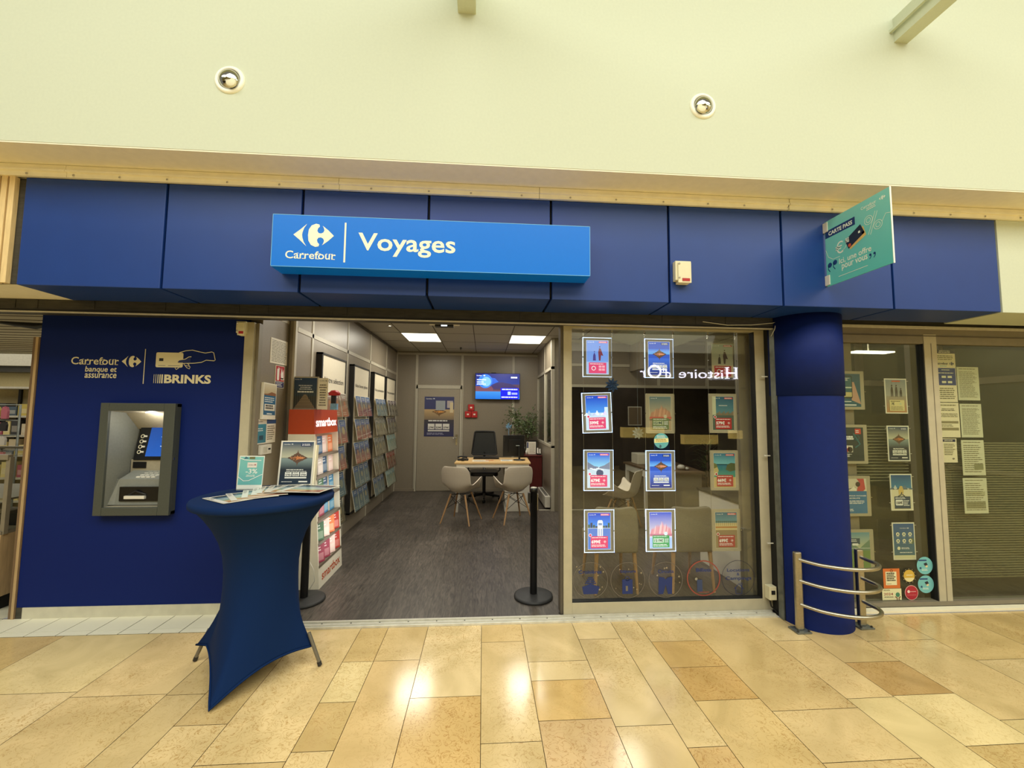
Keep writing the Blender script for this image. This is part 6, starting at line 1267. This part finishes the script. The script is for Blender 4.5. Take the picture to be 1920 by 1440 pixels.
q = thing('monitor', (2.95, 6.8, .756), 'dark blue backed monitor on the second desk', 'monitor'); mb = MB(); f = Fr((2.86, 6.75, .84), (1, .5, 0), (0, 0, 1), .36, .30); mb.slab(f, 0, 0, 1, 1, -.02, 0, 'ribbon_blue'); mb.build('screen', q); mb = MB(); mb.tube([(3.0, 6.86, .90), (3.0, 6.87, .77)], .014, 8, 'black_plastic'); mb.lathe([(.09, 0), (.09, .012), (0, .014)], 20, 'black_plastic', (3.0, 6.87, .756)); mb.build('stand', q)
mb = MB(); mb.lathe([(0, 0), (.045, .01), (.06, .04), (.04, .07), (0, .08)], 16, 'white_plastic', (2.98, 6.1, .758)); mb.lathe([(0, 0), (.03, .005), (.035, .03), (0, .045)], 14, 'white_plastic', (3.06, 6.08, .758)); mb.build('soft_toy', label='small round pale object on the second desk', cat='ornament')
p = thing('potted_plant', (3.35, 6.6, 0), 'dark spiky leaved plant beside the second desk', 'plant'); mb = MB(); mb.lathe([(0, 0), (.14, 0), (.17, .3), (.15, .3), (0, .28)], 24, 'rail_dark', (3.62, 6.5, .006)); mb.build('pot', p)
mb = MB(); rn = random.Random(8)
for k in range(46):
    t = rn.uniform(0, 6.28); e = rn.uniform(.2, 1.2); z = rn.uniform(.55, 1.1); a = Vector((3.62, 6.5, z)); d = Vector((math.cos(t) * math.cos(e), math.sin(t) * math.cos(e), math.sin(e))); w_ = d.cross(Vector((0, 0, 1))).normalized() * .012; m_ = a + d * .2; c_ = a + d * .36 + Vector((0, 0, -.10))
    mb.add([a - w_, a + w_, m_ + w_, m_ - w_, c_], [(0, 1, 2, 3), (3, 2, 4)], 'leaf')
mb.tube([(3.62, 6.5, .28), (3.62, 6.5, 1.1)], .02, 8, 'stem'); mb.build('leaves', p)
mb = MB(); mb.box(3.05, 3.35, 8.56, 8.58, 1.35, 1.75, 'paper'); mb.rect(front(3.07, 8.5595, 1.37, .26, .36), 0, 0, 1, 1, (150, 130, 104), 1); mb.build('wall_picture', label='small framed picture on the back wall behind the second desk', cat='picture')
# socket box at the shutter guide
p = thing('socket_box', (2.28, 3.27, .12), 'small white socket box with a cable at the foot of the big window frame', 'socket')
mb = MB(); mb.box(2.285, 2.345, 3.235, 3.294, .12, .225, 'sensor_white'); mb.build('casing', p, bevel=.004); mb = MB(); mb.box(2.30, 2.33, 3.232, 3.235, .165, .195, 'black_gap'); mb.build('switch', p); mb = MB(); mb.tube([(2.30, 3.26, .12), (2.305, 3.25, .07), (2.34, 3.24, .035), (2.38, 3.235, .015)], .006, 8, 'black_plastic'); mb.build('cable', p)
mb = MB(); mb.tube([(1.75, 3.162, 2.33), (1.95, 3.155, 2.305), (2.15, 3.15, 2.31), (2.33, 3.15, 2.33), (2.36, 3.15, 2.34), (2.345, 3.15, 2.28), (2.31, 3.15, 2.22)], .003, 6, 'cable_white'); mb.build('loose_cable', label='thin loose cable dangling from the shutter housing next to the column', cat='cable')

# ------------------------------------------------------------------ steel guard rail round the column
p = thing('guard_rail', (2.62, 2.95, 0), 'brushed steel guard rail with three curved bars around the column foot', 'guard rail')
for x, y in ((2.350, 3.01), (2.872, 3.045)):
    mb = MB(); mb.box(x - .027, x + .027, y - .018, y + .018, .012, .572, 'steel'); mb.build('post', p, bevel=.011)
    mb = MB(); mb.box(x - .055, x + .055, y - .05, y + .05, .001, .012, 'steel_guide'); 
    for sx in (-1, 1): mb.lathe([(.007, .012), (.007, .022), (0, .024)], 8, 'rail_dark', (x + sx * .042, y - .035, 0))
    mb.build('foot_plate', p, bevel=.001)
for z in (.508, .355, .185):
    pts = [(2.355, 3.0, z + .008), (2.43, 2.915, z), (2.51, 2.85, z), (2.60, 2.81, z), (2.70, 2.80, z), (2.79, 2.82, z), (2.855, 2.865, z), (2.885, 2.92, z), (2.885, 2.98, z), (2.875, 3.03, z + .006)]
    mb = MB(); sp = []
    for i in range(len(pts) - 1):
        for k in range(5):
            t = k / 5; P0 = Vector(pts[max(i - 1, 0)]); P1 = Vector(pts[i]); P2 = Vector(pts[i + 1]); P3 = Vector(pts[min(i + 2, len(pts) - 1)])
            sp.append(.5 * (2 * P1 + (P2 - P0) * t + (2 * P0 - 5 * P1 + 4 * P2 - P3) * t * t + (3 * P1 - P0 - 3 * P2 + P3) * t ** 3))
    sp.append(Vector(pts[-1])); mb.tube(sp, .0135, 14, 'steel'); mb.build('curved_bar', p)

# ------------------------------------------------------------------ far left store
p = thing('display_counter', (-4.3, 3.75, 0), 'glass showcase counter on a wooden base at the far left edge', 'counter')
mb = MB(); mb.box(-5.4, -3.74, 3.56, 4.4, .12, .60, 'wood_case'); mb.box(-5.4, -3.80, 3.62, 4.35, 0.001, .12, 'black_gap'); mb.box(-3.93, -3.915, 3.552, 3.56, .12, .60, 'black_gap'); mb.build('base', p, bevel=.003)
mb = MB()
for x in (-5.38, -3.90, -3.76): mb.box(x, x + .03, 3.57, 3.60, .60, 1.20, 'alu_grey')
for x in (-3.77,): mb.box(x, x + .03, 4.34, 4.37, .60, 1.20, 'alu_grey')
mb.box(-5.4, -3.74, 3.56, 3.60, 1.18, 1.22, 'alu_grey'); mb.box(-5.4, -3.74, 3.56, 4.4, .60, .625, 'alu_grey'); mb.box(-5.4, -3.74, 4.36, 4.40, 1.18, 1.22, 'alu_grey'); mb.box(-5.4, -3.75, 3.60, 4.3, .86, .875, 'alu_grey'); mb.build('metal_frame', p)
mb = MB(); mb.box(-5.38, -3.77, 3.576, 3.58, .625, 1.18, 'glass'); mb.box(-3.75, -3.746, 3.60, 4.36, .625, 1.18, 'glass'); mb.box(-5.38, -3.76, 3.6, 4.36, 1.205, 1.21, 'glass'); mb.build('glazing', p)
for k in range(5):
    mb = MB(); x = -4.95 + k * .24; mb.box(x, x + .18, 3.75, 4.1, .628, .70 + .02 * (k % 3), 'paper' if k % 2 else 'black_plastic'); mb.build('boxed_item', label=f'low box lying in the glass counter, number of boxes to its left being {["none","one","two","three","four"][k]}', cat='box', group='boxes in the glass counter')
def gondola(x0, x1, y, lab):
    p = thing('shelf_unit', ((x0 + x1) / 2, y + .25, 0), lab, 'shelf', 'store shelves at the far left')
    mb = MB(); mb.box(x0, x1, y + .3, y + .34, 0.001, 1.9, 'far_wall'); 
    for x in (x0, (x0 + x1) / 2, x1): mb.box(x - .02, x + .02, y + .27, y + .3, 0, 1.9, 'rack_dark')
    mb.build('back', p)
    for z in (.15, .5, .85, 1.15, 1.45, 1.9): mb = MB(); mb.box(x0, x1, y - .05, y + .3, z, z + .03, 'rail_light'); mb.build('shelf', p)
    return p
gondola(-8.8, -6.3, 7.0, 'tall store shelf packed with small goods, seen past the wooden end panel')
rn = random.Random(21); gc = [((60, 60, 62), 'dark grey'), ((36, 34, 36), 'black'), ((200, 180, 90), 'yellow'), ((214, 200, 170), 'cream'), ((180, 90, 110), 'pink'), ((120, 130, 140), 'blue grey'), ((230, 214, 150), 'pale yellow'), ((80, 96, 110), 'slate blue')]
for z, lab in ((.18, 'bottom'), (.53, 'second lowest'), (.88, 'third lowest'), (1.18, 'fourth'), (1.48, 'topmost')):
    x = -7.95; k = 0
    while x < -6.4:
        w_ = rn.uniform(.09, .17); h_ = rn.uniform(.14, .24); mb = MB(); c, cn = rn.choice(gc); k += 1
        mb.box(x, x + w_ * .9, 6.98, 7.12, z, z + h_, 'print', c); mb.rect(front(x, 6.9793, z, w_ * .9, h_), .1, .2, .9, .6, mixc(c, (230, 220, 200), .5), 1)
        mb.build('boxed_item', label=f'{cn} box, {ORD[k - 1]} from left on the {lab} level of the far left shelf', cat='box', group='small goods on the far left store shelf'); x += w_ * 1.05
# hanging goods in front of it
gcol = [((196, 110, 130), 'pink'), ((60, 62, 70), 'dark grey'), ((104, 112, 126), 'grey'), ((196, 186, 90), 'yellow'), ((214, 210, 204), 'white'), ((74, 84, 104), 'slate'), ((44, 42, 46), 'black'), ((188, 84, 80), 'red')]
rn = random.Random(5)
for k in range(27):
    c, cn = gcol[(k * 5 + k // 9) % 8]; x = -7.66 + (k % 9) * .105; z = 1.62 - (k // 9) * .21; w_ = .085; h_ = rn.uniform(.13, .18); mb = MB()
    mb.prism(front(x, 6.35, z - h_, w_, h_), [(0.05, 0), (.95, 0), (1, .6), (.8, .95), (.62, .8), (.5, 1), (.38, .8), (.2, .95), (0, .6)], -.03, 0, 'print', c); mb.build('hanging_garment', label=f'{cn} garment, {ORD[k % 9]} from left in the {["top", "middle", "bottom"][k // 9]} row of the far left rail', cat='garment', group='garments on the far left rail')
p = thing('garment_rail', (-6.95, 6.37, 0), 'metal garment rail in the far left store', 'rail'); mb = MB(); mb.tube([(-7.75, 6.38, .006), (-7.75, 6.38, 1.64), (-6.6, 6.38, 1.64), (-6.6, 6.38, .006)], .014, 8, 'steel_guide'); mb.tube([(-7.75, 6.38, 1.42), (-6.6, 6.38, 1.42)], .008, 8, 'steel_guide'); mb.tube([(-7.75, 6.38, 1.21), (-6.6, 6.38, 1.21)], .008, 8, 'steel_guide'); mb.build('frame', p)
f = front(-9.1, 9.05, 2.0, 1.2, .34); mb = MB(); mb.slab(f, 0, 0, 1, 1, -.02, 0, 'paper'); 
for k in range(4): mb.ring(f, .14 + k * .24, .5, .04, .07, (190, 50, 50), 1)
mb.build('shelf_banner', label='white banner with red rings above the far left shelves', cat='banner')
p = thing('round_ceiling_lamp', (-3.75, 3.9, 2.7), 'small bright round ceiling lamp at the top left over the store entrance', 'light'); mb = MB(); mb.lathe([(0, 2.738), (.05, 2.737), (.055, 2.745)], 24, 'lamp_white', (-4.72, 4.68, 0)); mb.build('lamp', p)
mb = MB(); mb.tube([(-6.5, 5.9, 2.74), (-6.1, 6.0, 2.715), (-5.9, 6.0, 2.74)], [.02, .05, .02], 10, 'black_plastic'); mb.build('ceiling_vent', label='dark round vent in the far left store ceiling', cat='vent')

p = thing('ceiling_light', (4.64, 4.62, 2.36), 'bright strip light hanging in the room behind the right window', 'ceiling light'); mb = MB(); mb.box(4.40, 4.88, 4.55, 4.69, 2.345, 2.36, 'lamp_white'); mb.box(4.6, 4.61, 4.61, 4.62, 2.36, 2.845, 'rail_light'); mb.build('diffuser', p)
# ------------------------------------------------------------------ jewellery shop across the aisle, mirrored in the glass
p = thing('jewellery_sign', (5.9, -5.0, 2.6), 'lit white shop lettering across the aisle, mirrored in the big window', 'sign')
f = Fr((7.48, -5.03, 2.66), (-1, 0, 0), (0, 0, 1), 1, 1); mb = MB(); WH = (235, 232, 255)
mb.text(f, 'H', 0, 0, .34, .34, WH, 2, 'print_neon', depth=.02); mb.text(f, 'istoire', .44, 0, 1.78, .25, WH, 2, 'print_neon', bold=-.0, depth=.02); mb.text(f, "d'", 2.02, 0, 2.26, .27, WH, 2, 'print_neon', depth=.02); mb.text(f, 'O', 2.30, -.02, 2.72, .38, WH, 2, 'print_neon', depth=.02); mb.text(f, 'r', 2.80, 0, 2.95, .2, WH, 2, 'print_neon', depth=.02)
for a in (.0, .26): mb.rect(f, a - .03, 0, a + .11, .02, WH, 2, 'print_neon'); mb.rect(f, a - .03, .32, a + .11, .34, WH, 2, 'print_neon')
mb.build('lettering', p)
for i, (x0, x1, z0, z1) in enumerate(((3.95, 5.25, .92, 1.22), (5.75, 6.85, .74, 1.02), (7.2, 7.6, .9, 1.15))):
    p = thing('jewellery_showcase', ((x0 + x1) / 2, -4.9, 0), ['long', 'middle', 'short'][i] + ' warmly lit jewellery showcase across the aisle, mirrored in the glass', 'showcase', 'showcases across the aisle')
    mb = MB(); mb.box(x0, x1, -5.2, -4.85, 0.001, z0 - .02, 'dark_shop'); mb.build('base', p); mb = MB(); mb.box(x0 + .02, x1 - .02, -5.15, -5.0, z0, z1, 'warm_case'); mb.build('lit_tray', p); mb = MB(); mb.box(x0, x1, -5.2, -4.85, z1, z1 + .02, 'rail_dark'); mb.build('lid', p)
    mb = MB(); mb.box(x0, x1, -4.86, -4.855, z0 - .02, z1, 'glass'); mb.build('glazing', p)
